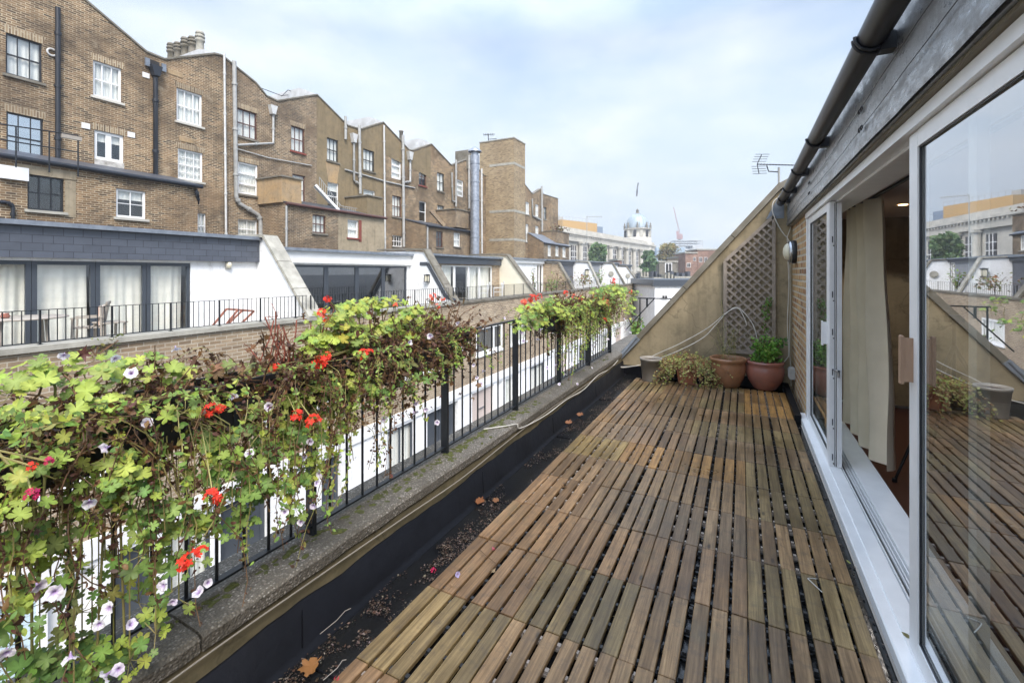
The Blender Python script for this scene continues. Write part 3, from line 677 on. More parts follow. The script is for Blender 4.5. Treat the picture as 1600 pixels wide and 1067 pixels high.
# cables
def cable(pts, r, mat, lab, sub=8, sag=0):
    P = [Vector(p) for p in pts]; out = []
    for i in range(len(P)-1):
        p0 = P[max(i-1, 0)]; p1 = P[i]; p2 = P[i+1]; p3 = P[min(i+2, len(P)-1)]
        for k in range(sub):
            u = k/sub
            out.append(.5*((2*p1)+(p2-p0)*u+(2*p0-5*p1+4*p2-p3)*u*u+(3*p1-p0-3*p2+p3)*u**3))
    out.append(P[-1]); mb = MB(); mb.tube(out, r, 7); return tag(mb.build('cable', mat), lab, 'cable')
gyy = GY-.07
G = lambda x, y, yy=gyy: at(x, y, Y=yy)
cable([G(1184, 540), G(1181, 520), G(1172, 500), G(1153, 481), G(1138, 487), G(1118, 508), G(1098, 528), G(1060, 548), G(1010, 567), G(985, 573, GY-.15), G(962, 575, GY-.2)], .0062, 'cable', 'thick white cable looping from the trellis down to the coping')
cable([G(1167, 509), G(1163, 497), G(1153, 482), G(1136, 488), G(1105, 513), G(1060, 538), G(1020, 556), G(1000, 570, GY-.15), G(975, 573, GY-.2), G(958, 572, GY-.2)], .006, 'cable', 'thinner white cable swagged across the brown rendered wall')
cable([G(1218, 308), G(1209, 315), G(1207, 330), G(1215, 350), G(1224, 365), G(1232, 375), G(1236, 395, 7.3)], .007, 'cable', 'cream cable looping under the far end of the gutter')
cable([G(1219, 316), G(1228, 318), G(1234, 335), G(1235, 355), G(1230, 372), G(1232, 385)], .006, 'cable', 'outer cable curving down beside the brick toward the lamp')
cable([(.56, 7.3, 1.75), (.57, 7.3, 1.4), (.555, 7.32, .9), (.57, 7.33, .5), (.54, 7.3, .4), (.4, 7.3, .22)], .006, 'cable', 'white cable running down the corner beside the brick to the pots')
cable([(.585, 7.34, 1.7), (.59, 7.34, 1.2), (.58, 7.33, .6), (.59, 7.3, .3), (.59, 7.2, .06)], .005, 'cable', 'second thin cable in the corner behind the lamp')
pts = [G(962, 575, GY-.2)]+[(-1.713+.006*math.sin(y*3)+.004*noise1(y*5), y, .218+.016*math.sin(y*1.7+.5)-.01*abs(noise1(y*2))) for y in (6.8, 6.2, 5.6, 5, 4.4, 4.1, 3.8, 3.2, 2.6, 2, 1.5, 1, .5, 0, -1)]
cable(pts, .0036, 'greycable', 'dirty cable clipped under the edge of the pebbly coping')
pts = [(-1.712, y, z_) for y, z_ in ((7.0, .24), (6.5, .20), (5.9, .23), (5.3, .18), (4.7, .21), (4.1, .205), (3.55, .25))]
cable(pts+[(-1.715, 3.48, .305), (-1.76, 3.38, .313), (-1.89, 3.22, .314)], .0046, 'cable', 'pale cable rising over the coping to the railing foot')
cable([(.02, 1.86, .004), (.01, 1.82, .012), (.05, 1.79, .022), (.11, 1.80, .015), (.13, 1.84, .004)], .0022, 'cable', 'small loop of white wire lying on the deck tiles') if False else None
p = at(1263, 903, Z=.004); q = at(1285, 925, Z=.004); r_ = at(1276, 904, Z=.004)
cable([r_, p, p+Vector((.005, -.03, .006)), q], .0022, 'cable', 'small loop of white wire lying on the deck near the sill')
# ---- room behind the doors
mb = MB(); mb.box(.936, 6, -3, 7.65, -.2, -.15); struct(mb.build('room_floor', 'floor_in'))
mb = MB(); mb.box(.861, 6, -3, 7.65, 2.30, 2.36); struct(mb.build('room_ceiling', 'ceiling_paint'))
mb = MB(); mb.box(.91, 6, 7.50, 7.6, -.149, 2.299); mb.box(5.9, 6, -3, 7.499, -.149, 2.299); mb.box(1.04, 5.899, -3.1, -3, -.149, 2.299)
rw = mb.build('room_wall', 'room_wall'); struct(rw)
mb = MB(); mb.box(.92, 5.88, 7.475, 7.498, -.148, .0); mb.box(.92, 5.88, 7.483, 7.498, .0, .03); struct(mb.build('skirting_board', 'white_frame'))
p = at(1386, 590, Y=7.49); mb = MB(); mb.bbox(p.x-.075, p.x+.075, 7.488, 7.499, p.z-.045, p.z+.045); tag(mb.build('wall_socket', 'white_frame'), 'white double socket on the wall inside the room', 'socket')
p = at(1411, 320, Z=2.298); mb = MB(); mb.tube([(p.x, p.y, 2.299), (p.x, p.y, 2.292)], .04, 16); tag(mb.build('ceiling_downlight', 'lit'), 'small lit downlight in the ceiling inside the open door', 'ceiling light')
pl = bpy.data.lights.new('downlight_lamp', 'SPOT'); pl.energy = 16; pl.color = (1, .93, .87); pl.spot_size = math.radians(130); pl.shadow_soft_size = .05; plo = bpy.data.objects.new('downlight_lamp', pl); col.objects.link(plo); plo.location = (p.x, p.y, 2.27)
# curtain gathered at the far side of the opening
t = thing('curtain', (.95, 4.6, -.1), 'long beige linen curtain bunched inside the open sliding door', 'curtain')
def curtain(mb, xc, y0, y1, z0, z1, folds, amp, nz=14, lean=0):
    ny = folds*10; vs = []
    for j in range(nz+1):
        v = j/nz; z_ = z0+(z1-z0)*v; sq = 1-.28*v
        for i in range(ny+1):
            u = i/ny; y = y0+(y1-y0)*(.5+(u-.5)*sq)+lean*v
            vs.append((xc+amp*(1-.3*v)*math.sin(2*PI*folds*u+.6*math.sin(v*2+u*5))+.02*noise1(v*3+u*4), y+.02*noise1(u*9+v*3), z_))
    mb.add(vs, [(j*(ny+1)+i, j*(ny+1)+i+1, (j+1)*(ny+1)+i+1, (j+1)*(ny+1)+i) for j in range(nz) for i in range(ny)], True)
mb = MB(); curtain(mb, .99, 4.42, 5.75, .07, 2.22, 4, .075, lean=.12); mb.build('cloth', 'linen', t)
t2 = thing('curtain_pole', (.99, 3, 2.22), 'dark curtain pole above the inside of the sliding doors', 'curtain pole')
mb = MB(); mb.tube([(1.0, -.5, 2.235), (1.0, 5.65, 2.235)], .014, 10); mb.build('pole', 'black_pipe', t2)
mb = MB(); mb.tube([(1.0, 5.6, 2.235), (1.0, 5.70, 2.235)], .04, 12); mb.build('finial', 'black_pipe', t2)
# tripod inside
p = at(1398, 752, Z=-.148)
t = thing('tripod', (p.x+.45, p.y+.25, -.149), 'black tripod standing on the dark red floor inside the open door', 'tripod')
cx, cy = p.x+.45, p.y+.25
for k in range(3):
    e = (p.x, p.y, -.14) if k == 0 else (cx+.5*math.cos(-2.6+2.1*k), cy+.5*math.sin(-2.6+2.1*k), -.14)
    mb = MB(); mb.tube([e, (cx*.5+e[0]*.5, cy*.5+e[1]*.5, .42), (cx, cy, .98)], [.010, .014, .018], 8); lg = mb.build('leg', 'black_pipe', t)
    mb = MB(); mb.tube([(e[0], e[1], -.149), (e[0], e[1], -.12)], .018, 10); mb.build('rubber_foot', 'black_plastic', lg)
mb = MB(); mb.tube([(cx, cy, .7), (cx, cy, 1.18)], .014); mb.bbox(cx-.05, cx+.05, cy-.05, cy+.05, 1.18, 1.24, .01); mb.tube([(cx, cy, 1.2), (cx+.05, cy-.2, 1.1)], .008); mb.build('head', 'black_pipe', t)
# aerial behind the gable top
AY = 8.6; t = thing('television_aerial', at(1217, 300, Y=AY), 'spiky black television aerial on a mast above the sloping wall', 'aerial')
mb = MB(); mb.tube([at(1217, 330, Y=AY), at(1217, 262, Y=AY)], .016); mb.build('mast', 'grey_pipe', t)
mb = MB(); mb.tube([at(1198, 259, Y=AY), at(1201, 268, Y=AY), at(1217, 269, Y=AY)], .010); mb.build('bracket', 'black_pipe', t)
mb = MB(); bl, br_ = at(1183, 257, Y=AY), at(1262, 259, Y=AY); mb.tube([bl, br_], .009, 6)
for k in range(16):
    q = bl+(br_-bl)*(.06+k/15*.92); mb.tube([q+Vector((-.03, -.16, -.035)), q+Vector((.03, .16, .04))], .0045, 5)
for s_ in (-1, 1):
    a = bl; e = at(1184+(6 if s_ > 0 else 2), 257-15*s_, Y=AY); mb.tube([a, e], .007, 5)
    for k in range(1, 5):
        q = a+(e-a)*k/4; mb.tube([q+Vector((-.09, -.16, -.02)), q+Vector((.12, .16, .03))], .0045, 5)
mb.build('yagi_array', 'black_pipe', t)
# ================================================================ FAR SIDE OF THE MEWS
GZ = -5.9
mb = MB(); mb.add([(-900, -600, GZ-.06), (900, -600, GZ-.06), (900, 1400, GZ-.06), (-900, 1400, GZ-.06)], [(0, 1, 2, 3)]); struct(mb.build('ground', 'ground'))
mb = MB(); mb.box(-10.2, -2.9, -12, 70, GZ-.2, GZ); struct(mb.build('mews_road', 'asphalt'))
mb = MB(); mb.box(-10.99, -10.2, -12, 70, GZ-.2, GZ+.1); mb.box(-2.9, -2.16, -12, 70, GZ-.2, GZ+.1); struct(mb.build('pavement', 'stone'))
def wall_holes(mb, X, y0, y1, z0, top, holes, rev=.12, out=1):
    "wall sheet facing +X with real openings and their reveals; top: list of (y, z)"
    def tz(y):
        for (a, za), (b, zb) in zip(top, top[1:]):
            if a-1e-6 <= y <= b+1e-6: return za+(zb-za)*((y-a)/(b-a) if b > a else 0)
        return top[-1][1] if y > top[-1][0] else top[0][1]
    ys = sorted(set([y0, y1]+[h[0] for h in holes]+[h[1] for h in holes]+[p[0] for p in top if y0 < p[0] < y1]))
    ys = [y for y in ys if y0 <= y <= y1]
    for a, b in zip(ys, ys[1:]):
        if b-a < 1e-5: continue
        hs = sorted([h for h in holes if h[0] <= a+1e-6 and h[1] >= b-1e-6], key=lambda h: h[2]); z = z0
        for h in hs:
            if h[2] > z: mb.add([(X, a, z), (X, b, z), (X, b, h[2]), (X, a, h[2])], [(0, 1, 2, 3)])
            z = h[3]
        mb.add([(X, a, z), (X, b, z), (X, b, tz(b)), (X, a, tz(a))], [(0, 1, 2, 3)])
    for (a, b, c, d) in holes:
        mb.add([(X, a, c), (X-rev, a, c), (X-rev, a, d), (X, a, d)], [(0, 1, 2, 3)]); mb.add([(X, b, c), (X, b, d), (X-rev, b, d), (X-rev, b, c)], [(0, 1, 2, 3)])
        mb.add([(X, a, d), (X-rev, a, d), (X-rev, b, d), (X, b, d)], [(0, 1, 2, 3)]); mb.add([(X, a, c), (X, b, c), (X-rev, b, c), (X-rev, a, c)], [(0, 1, 2, 3)])
def wpx(X, x0, yt, yb, x1):
    a = at(x0, yt, X=X); b = at(x0, yb, X=X); c = at(x1, yt, X=X); return (a.y, c.y, b.z, a.z)
def window(par, X, h, frame='white_frame', nx=3, nz=2, back='net', sill='stone', fw=.05, bw=.025, rev=.12, pane='pane', blindfrac=1, sash=True, sillo=.08, name='window', label=None):
    y0, y1, z0, z1 = h; mb = MB(); x = X-rev
    mb.box(x, x+.06, y0, y0+fw, z0, z1); mb.box(x, x+.06, y1-fw, y1, z0, z1); mb.box(x, x+.06, y0+fw, y1-fw, z0, z0+fw*1.2); mb.box(x, x+.06, y0+fw, y1-fw, z1-fw, z1)
    zm = (z0+z1)/2
    if sash: mb.box(x+.002, x+.052, y0+fw, y1-fw, zm-.025, zm+.025)
    for k in range(1, nx): yy = y0+(y1-y0)*k/nx; mb.box(x+.006, x+.046, yy-bw/2, yy+bw/2, z0+fw*1.2, z1-fw)
    if not sash:
        for k in range(1, nz): zz = z0+(z1-z0)*k/nz; mb.box(x+.004, x+.048, y0+fw, y1-fw, zz-bw/2, zz+bw/2)
    elif nz > 2:
        for k in (1, 3): zz = z0+(z1-z0)*k/4; mb.box(x+.004, x+.048, y0+fw, y1-fw, zz-bw/2, zz+bw/2)
    o = mb.build(name, frame, par, label)
    mb = MB(); mb.box(x+.02, x+.025, y0+fw*.8, y1-fw*.8, z0+fw*.9, z1-fw*.8); mb.build('pane', pane, o)
    if back:
        mb = MB(); zb = z1-(z1-z0)*blindfrac; ny = max(8, int((y1-y0)/.03)); vs = []
        for i in range(ny+1):
            yy = y0+(y1-y0)*i/ny; vs += [(x-.06+.015*math.sin(i*1.25), yy, zb), (x-.06+.015*math.sin(i*1.25), yy, z1)]
        mb.add(vs, [(2*i, 2*i+2, 2*i+3, 2*i+1) for i in range(ny)], True); mb.build('curtain', back, o)
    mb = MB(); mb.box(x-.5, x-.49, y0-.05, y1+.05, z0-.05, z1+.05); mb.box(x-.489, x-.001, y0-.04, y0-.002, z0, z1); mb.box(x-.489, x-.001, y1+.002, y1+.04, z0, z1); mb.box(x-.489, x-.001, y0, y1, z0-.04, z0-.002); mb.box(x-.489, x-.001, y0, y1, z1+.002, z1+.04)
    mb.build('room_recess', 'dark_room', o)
    if sill:
        mb = MB(); mb.box(X-rev+.061, X+sillo, y0-.08, y1+.08, z0-.09, z0-.004); mb.build('sill', sill, o)
    return o
def lintel(par, X, h, hgt=.26):
    y0, y1, z0, z1 = h; mb = MB(); mb.add([(X+.004, y0-.03, z1+.002), (X+.004, y1+.03, z1+.002), (X+.004, y1+.09, z1+hgt), (X+.004, y0-.09, z1+hgt)], [(0, 1, 2, 3)]); mb.build('brick_arch', 'soldier', par)
def pipe(par, pts, r=.05, mat='grey_pipe', name='downpipe', collars=True):
    mb = MB(); P = [Vector(p) for p in pts]; mb.tube(P, r, 10)
    if collars:
        for a, b in zip(P, P[1:]):
            ln = (b-a).length; k = max(1, int(ln/1.8))
            for i in range(1, k+1):
                q = a+(b-a)*(i-.5)/k; d = (b-a).normalized(); mb.tube([q-d*.05, q+d*.05], r*1.35, 10)
    return mb.build(name, mat, par)
# ---- tall terrace behind
TX = -22.0; WGX = -20.0
def prof(pts): return [(at(x, y, X=TX).y, at(x, y, X=TX).z) for x, y in pts]
def tall_house(lab, pts, holes, mat='brick_old', depth=9, z0=-6):
    P = prof(pts); y0, y1 = P[0][0], P[-1][0]
    t = thing('terraced_house', (TX, (y0+y1)/2, z0), lab, 'house', 'tall brick terraced houses behind the mews')
    mb = MB(); wall_holes(mb, TX, y0, y1, z0, P, holes)
    # parapet top and body behind
    for (a, za), (b, zb) in zip(P, P[1:]):
        mb.add([(TX, a, za), (TX, b, zb), (TX-.34, b, zb), (TX-.34, a, za)], [(0, 1, 2, 3)])
        mb.add([(TX-.34, a, za-1.2), (TX-.34, a, za), (TX-.34, b, zb), (TX-.34, b, zb-1.2)], [(0, 1, 2, 3)])
    mb.add([(TX, y0, z0), (TX, y0, P[0][1]), (TX-depth, y0, P[0][1]-.6), (TX-depth, y0, z0)], [(0, 1, 2, 3)]); mb.add([(TX, y1, z0), (TX-depth, y1, z0), (TX-depth, y1, P[-1][1]-.6), (TX, y1, P[-1][1])], [(0, 1, 2, 3)])
    mb.build('wall', mat, t)
    mb = MB()
    for (a, za), (b, zb) in zip(P, P[1:]):
        d = Vector((0, b-a, zb-za)).normalized()
        mb.beam((TX-.16, a, za+.035), (TX-.16, b, zb+.035), .42, .07)
    mb.build('parapet_coping', 'stone_dark', t)
    mb = MB(); zl = min(p[1] for p in P)-1.3
    mb.add([(TX-.35, y0+.01, zl), (TX-.35, y1-.01, zl), (TX-depth, y1-.01, zl), (TX-depth, y0+.01, zl)], [(0, 1, 2, 3)]); mb.build('roof', 'lead_dark', t)
    return t
HW = {}
def W(n, *a): HW[n] = wpx(TX, *a); return HW[n]
# house 0
t = tall_house('brown brick house at the far left, with two black sash windows', [(-200, -60), (0, -75), (92, -33)], [W('A', 9, 50.6, 115, 66), W('B', 10, 174, 248, 68)])
window(t, TX, HW['A'], 'black_frame', 3, 2, 'blind', 'stone_dark'); window(t, TX, HW['B'], 'black_frame', 3, 2, 'grey_room', None, blindfrac=.35, pane='door_glass'); lintel(t, TX, HW['A']); lintel(t, TX, HW['B'])
pipe(t, [at(90.5, 12, X=TX+.1), at(90.5, 258, X=TX+.1)], .075, 'black_pipe')
mb = MB(); c_ = at(81, 82, X=TX+.05); mb.tube([c_+Vector((0, .12*math.cos(a/3), .12*math.sin(a/3))) for a in range(3, 19)], .03, 6); mb.build('vent_hook', 'white_pipe', t)
p = wpx(TX, -30, 194, 262, 115)
mb = MB()
for z_, zz in ((0, 0), (1, 0)):
    a = at(0 if z_ == 0 else 0, 194 if z_ == 0 else 218, X=WGX+.6); b = at(122, 212 if z_ == 0 else 238, X=WGX+.6); mb.tube([a, b], .022, 6)
for x_ in (25, 77, 122): mb.tube([at(x_, 194+x_*.15, X=WGX+.6), at(x_, 258+x_*.15, X=WGX+.6)], .022, 6)
tag(mb.build('roof_rail', 'black_metal'), 'thin black guard rail on the low brick extension under the open sash window', 'railing')
mb = MB(); mb.beam(at(96, 212, X=WGX+.6), at(127, 218, X=WGX+.6), .1, .12); tag(mb.build('timber_plank', 'teak'), 'grey weathered plank lying along the black guard rail', 'plank')
# house 1
t = tall_house('brown brick house with a black downpipe between four white windows', [(92.01, -33), (228, 82), (257, 94), (335, 85), (346, 88)],
    [W('C', 145.5, 93.6, 149.5, 190), W('D', 147.5, 202.5, 248, 193.5), W('E', 276, 136.6, 188.5, 316), W('F', 278, 231.5, 279, 317), W('F2', 309, 333, 372, 322)])
for n in 'CE': window(t, TX, HW[n], 'white_frame', 3, 2, 'net', 'portland', fw=.07, bw=.035); lintel(t, TX, HW[n])
window(t, TX, HW['F'], 'white_frame', 3, 4, 'net', 'portland', fw=.07); window(t, TX, HW['D'], 'white_frame', 2, 1, 'blind', None, fw=.1, bw=.18, blindfrac=.35, sash=False); window(t, TX, HW['F2'], 'white_frame', 2, 2, 'net', None)
lintel(t, TX, HW['D']); lintel(t, TX, HW['F'])
h = HW['D']; mb = MB(); mb.box(TX-.1, TX+.02, h[0], h[1], h[2]-.75, h[2]-.002); mb.build('painted_panel', plain('peeling_white_paint', (.62, .60, .56), .7, c2=(.2, .18, .15), scale=4), t)
pipe(t, [at(243, 118, X=TX+.1), at(243, 276, X=TX+.1), at(249, 281, X=TX+.12), at(293, 289, X=TX+.12)], .085, 'black_pipe')
mb = MB(); c_ = at(243, 112, X=TX+.14); mb.prismX([(c_.y-.2, c_.z+.22), (c_.y+.2, c_.z+.22), (c_.y+.1, c_.z-.2), (c_.y-.1, c_.z-.2)], TX+.01, TX+.3); mb.build('hopper_head', 'black_pipe', t)
mb = MB(); c_ = at(242, 101, X=TX+.02); mb.box(TX-.2, TX+.012, c_.y-.17, c_.y+.17, c_.z-.15, c_.z+.15); mb.build('gutter_outlet', 'dark_room', t)
for s_ in (-1, 1): mb = MB(); mb.box(TX+.05, TX+.12, c_.y+s_*.3-.08, c_.y+s_*.3+.08, c_.z-.2, c_.z+.12); mb.build('outlet_cheek', 'lead', t)
pipe(t, [at(350.5, 84, X=TX+.12), at(353.5, 396, X=TX+.12)], .05, 'white_pipe')
for x_, y_ in ((228, 118), (134, 197), (205, 211)): q = at(x_, y_, X=TX+.01); mb = MB(); mb.box(TX, TX+.03, q.y-.12, q.y+.12, q.z-.1, q.z+.1); mb.build('air_brick', 'white_frame', t)
for x_, y_ in ((274, 115), (292, 219)): q = at(x_, y_, X=TX+.01); mb = MB(); mb.box(TX, TX+.02, q.y-.3, q.y+.3, q.z-.1, q.z+.1); mb.build('air_brick', 'render_stain', t)
# house 2
t = tall_house('darker brown brick house with a white soil pipe beside its three-light windows', [(346.01, 88), (354, 94), (400, 131), (416, 151), (433, 159), (450, 156), (495, 149)],
    [W('G', 371, 168, 212, 401.7), W('Hh', 372, 252, 302, 403), W('I', 455, 195.6, 235, 476), W('J', 457, 271.5, 319, 477), W('H3', 372, 342, 372, 402)], 'brick_old2')
window(t, TX, HW['G'], 'brown_frame', 3, 2, 'blind', 'stone_dark'); window(t, TX, HW['Hh'], 'white_frame', 1, 3, 'blind', 'stone_dark', sash=False, bw=.09, fw=.08); window(t, TX, HW['I'], 'brown_frame', 3, 2, 'blind', 'redsill'); window(t, TX, HW['J'], 'brown_frame', 1, 2, 'blind', None); window(t, TX, HW['H3'], 'white_frame', 2, 2, 'net', None)
for n in ('G', 'Hh', 'I'): lintel(t, TX, HW[n])
pipe(t, [at(366, 96, X=TX+.14), at(369, 308, X=TX+.14), at(374, 318, X=TX+.14), at(404, 336, X=TX+.14), at(407, 345, X=TX+.14), at(408, 396, X=TX+.14)], .095, 'grey_pipe', 'soil_pipe')
pipe(t, [at(427, 178, X=TX+.1), at(427, 224, X=TX+.1), at(371, 227, X=TX+.1)], .06, 'grey_pipe')
mb = MB(); c_ = at(426, 173, X=TX+.12); mb.prismX([(c_.y-.2, c_.z+.25), (c_.y+.2, c_.z+.25), (c_.y+.09, c_.z-.2), (c_.y-.09, c_.z-.2)], TX+.01, TX+.26); mb.build('hopper_head', 'white_pipe', t)
pipe(t, [at(371, 233, X=TX+.06), at(420, 247, X=TX+.06), at(487, 259, X=TX+.06)], .03, 'grey_pipe', 'waste_pipe', False)
# house 3
t = tall_house('brown rendered house with pipes running down between its dark windows', [(495.01, 149), (520, 174), (543, 197), (563, 203), (598.5, 192)],
    [W('K', 511, 214.6, 250, 528.5), W('L', 512, 284, 327, 529), W('Mm', 567.7, 232, 265, 585), W('Nn', 568, 295.5, 312, 586)], 'render_brown')
for n in ('K', 'Mm'): window(t, TX, HW[n], 'black_frame', 3, 2, 'blind', 'stone_dark')
window(t, TX, HW['L'], 'white_frame', 1, 2, 'blind', None, blindfrac=.3); window(t, TX, HW['Nn'], 'white_frame', 1, 2, 'blind', None, sash=False)
pipe(t, [at(540, 182, X=TX+.14), at(540, 218, X=TX+.14)], .08, 'grey_pipe', 'vent_pipe')
pipe(t, [at(561.5, 196, X=TX+.16), at(563, 303, X=TX+.16)], .09, 'grey_pipe', 'soil_pipe')
pipe(t, [at(553, 218, X=TX+.1), at(553, 282, X=TX+.1), at(561, 288, X=TX+.12)], .07, 'grey_pipe')
mb = MB(); c_ = at(552.5, 217, X=TX+.12); mb.prismX([(c_.y-.22, c_.z+.3), (c_.y+.22, c_.z+.3), (c_.y+.1, c_.z-.25), (c_.y-.1, c_.z-.25)], TX+.01, TX+.28); mb.build('hopper_head', 'white_pipe', t)
pipe(t, [at(539, 265, X=TX+.06), at(600, 283, X=TX+.06)], .05, 'grey_pipe', 'waste_pipe', False)
pipe(t, [at(600, 196, X=TX+.12), at(602, 396, X=TX+.12)], .06, 'white_pipe')
mb = MB(); h = HW['K']; mb.add([(TX+.004, h[0]+.1, h[2]-1.3), (TX+.004, h[1]-.1, h[2]-1.3), (TX+.004, h[1]+.1, h[2]-.15), (TX+.004, h[0]-.1, h[2]-.15)], [(0, 1, 2, 3)]); mb.build('render_patch', 'render_stain', t)
# house 4
t = tall_house('brick house with rendered gable peak and small lower four-pane windows', [(598.51, 192), (639, 235), (645, 236), (674, 226)],
    [W('O', 611.7, 246, 278, 627), W('P', 613, 305, 338, 627), W('Q', 613, 367.6, 385, 628.5), W('R', 654.6, 260.4, 289, 666), W('S', 655, 314, 346, 666)])
window(t, TX, HW['O'], 'white_frame', 1, 3, 'blind', None, sash=False, bw=.1, fw=.1); window(t, TX, HW['P'], 'brown_frame', 3, 2, 'net', 'stone_dark'); window(t, TX, HW['Q'], 'white_frame', 4, 2, None, 'stone_dark'); window(t, TX, HW['R'], 'brown_frame', 2, 2, 'blind', 'redsill', blindfrac=.6); window(t, TX, HW['S'], 'white_frame', 1, 2, None, 'stone')
ya, yb = prof([(598.6, 0), (673.8, 0)]); mb = MB(); zz = at(611, 240, X=TX)
P4 = prof([(599, 194), (639, 236.5), (645, 237.5), (673, 228)]); zb_ = at(600, 241, X=TX).z
vs = [(TX+.012, y, z-.03) for y, z in P4]+[(TX+.012, P4[-1][0], at(672, 278, X=TX).z), (TX+.012, P4[0][0], zb_)]
mb.add(vs, [tuple(range(len(vs)))]); mb.build('render_band', 'render_brown', t)
pipe(t, [at(629.7, 212, X=TX+.16), at(631, 386, X=TX+.16)], .10, 'grey_pipe', 'soil_pipe')
pipe(t, [at(641, 248, X=TX+.1), at(641, 284, X=TX+.1), at(632, 285, X=TX+.12)], .08, 'grey_pipe')
mb = MB(); c_ = at(640, 244, X=TX+.12); mb.prismX([(c_.y-.25, c_.z+.3), (c_.y+.25, c_.z+.3), (c_.y+.1, c_.z-.3), (c_.y-.1, c_.z-.3)], TX+.01, TX+.3); mb.build('hopper_head', 'white_pipe', t)
pipe(t, [at(603, 284, X=TX+.06), at(648, 294, X=TX+.06)], .05, 'grey_pipe', 'waste_pipe', False)
# house 5
t = tall_house('narrow-windowed brick house standing left of the metal flue', [(674.01, 226), (705, 259), (708, 258), (732, 249), (736, 252), (756, 275)],
    [W('T', 683, 269, 297.5, 694), W('U', 683.5, 320, 335, 694), W('V', 714, 280, 306, 724), W('Ww', 745, 289, 314, 749.5), W('Wx', 745, 333, 360, 749.5)])
window(t, TX, HW['T'], 'black_frame', 2, 2, 'blind', 'stone_dark'); window(t, TX, HW['U'], 'black_frame', 3, 2, 'blind', 'stone_dark'); window(t, TX, HW['V'], 'white_frame', 1, 3, 'net', None, sash=False, bw=.1, fw=.1); window(t, TX, HW['Ww'], 'white_frame', 1, 2, 'net', None); window(t, TX, HW['Wx'], 'white_frame', 1, 2, None, None)
pipe(t, [at(706, 270, X=TX+.1), at(707, 314, X=TX+.1), at(712, 316, X=TX+.12)], .08, 'grey_pipe'); pipe(t, [at(712.5, 250, X=TX+.14), at(712.5, 323, X=TX+.14)], .09, 'grey_pipe', 'soil_pipe')
pipe(t, [at(732.5, 243, X=TX+.14), at(733, 326, X=TX+.14)], .10, 'grey_pipe', 'soil_pipe')
mb = MB(); c_ = at(732, 248, X=TX); mb.box(TX-1.2, TX+.16, c_.y-.35, c_.y+.3, c_.z-1, c_.z+.7); mb.build('chimney', 'stone_dark', t)
# house 6
t = tall_house('last brick house of the row right of the square stair tower', [(756.01, 275), (820, 289), (832, 304), (845, 295.5), (849, 304), (872, 311)],
    [W('a1', 821.5, 315, 334.6, 827), W('a2', 836.7, 319, 338, 841.6), W('a3', 849.5, 323, 342, 854), W('a4', 821.5, 350, 378, 826), W('a5', 836.7, 353, 374, 841.6)])
for n in ('a1', 'a2', 'a3', 'a4', 'a5'): window(t, TX, HW[n], 'black_frame' if n in 'a3' else 'white_frame', 2, 2, 'net', 'stone', fw=.1, bw=.06)
pipe(t, [at(831.5, 311, X=TX+.1), at(832, 337, X=TX+.1), at(845, 344, X=TX+.12)], .10, 'grey_pipe'); pipe(t, [at(846.5, 291, X=TX+.14), at(847, 362, X=TX+.14)], .13, 'grey_pipe', 'soil_pipe')
# white painted party-wall stacks with pots
def stack(px, py, X1, lab, dy=.5, hz=.9, pots=0, pot1=None):
    c_ = at(px, py, X=TX); t = thing('chimney_stack', (TX-2, c_.y, c_.z), lab, 'chimney', 'white chimney stacks on the terrace roofs')
    mb = MB(); mb.prismY([(TX-.36, c_.z-1.3), (TX-.36, c_.z+hz*.3), (TX-.9, c_.z+hz), (X1, c_.z+hz), (X1-1.5, c_.z+hz*.2), (X1-3, c_.z-1.3)], c_.y-dy, c_.y+dy*.3); mb.build('stack', 'stack_white', t)
    for k in range(pots):
        x_ = TX-1.2-k*.62; mb = MB(); s_ = 1 if k % 2 == 0 else .9
        mb.lathe([(.19, 0), (.17, .25), (.16, .5*s_), (.21, .55*s_), (.21, .62*s_), (.17, .64*s_), (.17, .70*s_), (.21, .72*s_), (.21, .79*s_), (.17, .81*s_), (.17, .87*s_), (.20, .89*s_), (.16, 1.0*s_), (.02, 1.02*s_)], (x_, c_.y-.15, c_.z+hz), 14); mb.build('chimney_pot', 'stone_dark' if k else 'stone', t)
    if pot1: mb = MB(); mb.lathe([(.17, 0), (.15, .9), (.19, .92), (.19, 1.0), (.02, 1.01)], (TX-3, c_.y-.15, c_.z+hz), 12); mb.build('chimney_pot', 'stone_dark', t)
stack(341, 83, TX-4.2, 'sloping white chimney stack carrying a row of ribbed pots', .4, .2, 5)
stack(496, 146, TX-4.5, 'white stack in the dip behind the second gable peak, no pots', .55, .28)
stack(600, 190, TX-4.5, 'long white stack behind the brown rendered gable', .55, .3)
stack(675, 223, TX-4.5, 'white stack with one dark pot, nearest to the metal flue', .55, .3, 0, True)
mb = MB(); a = at(400, 135, X=TX-.5); pts_ = [at(400, 135, X=TX-.5), at(440, 150, X=TX-1.5), at(473, 146, X=TX-2.5)]; mb.tube(pts_, .02, 5); mb.tube([at(440, 151, X=TX-1.5), at(450, 141, X=TX-1.5), at(473, 149, X=TX-2)], .02, 5); tag(mb.build('roof_wires', 'black_pipe'), 'thin dark wires strung over the roof valley behind the second peak', 'wire')
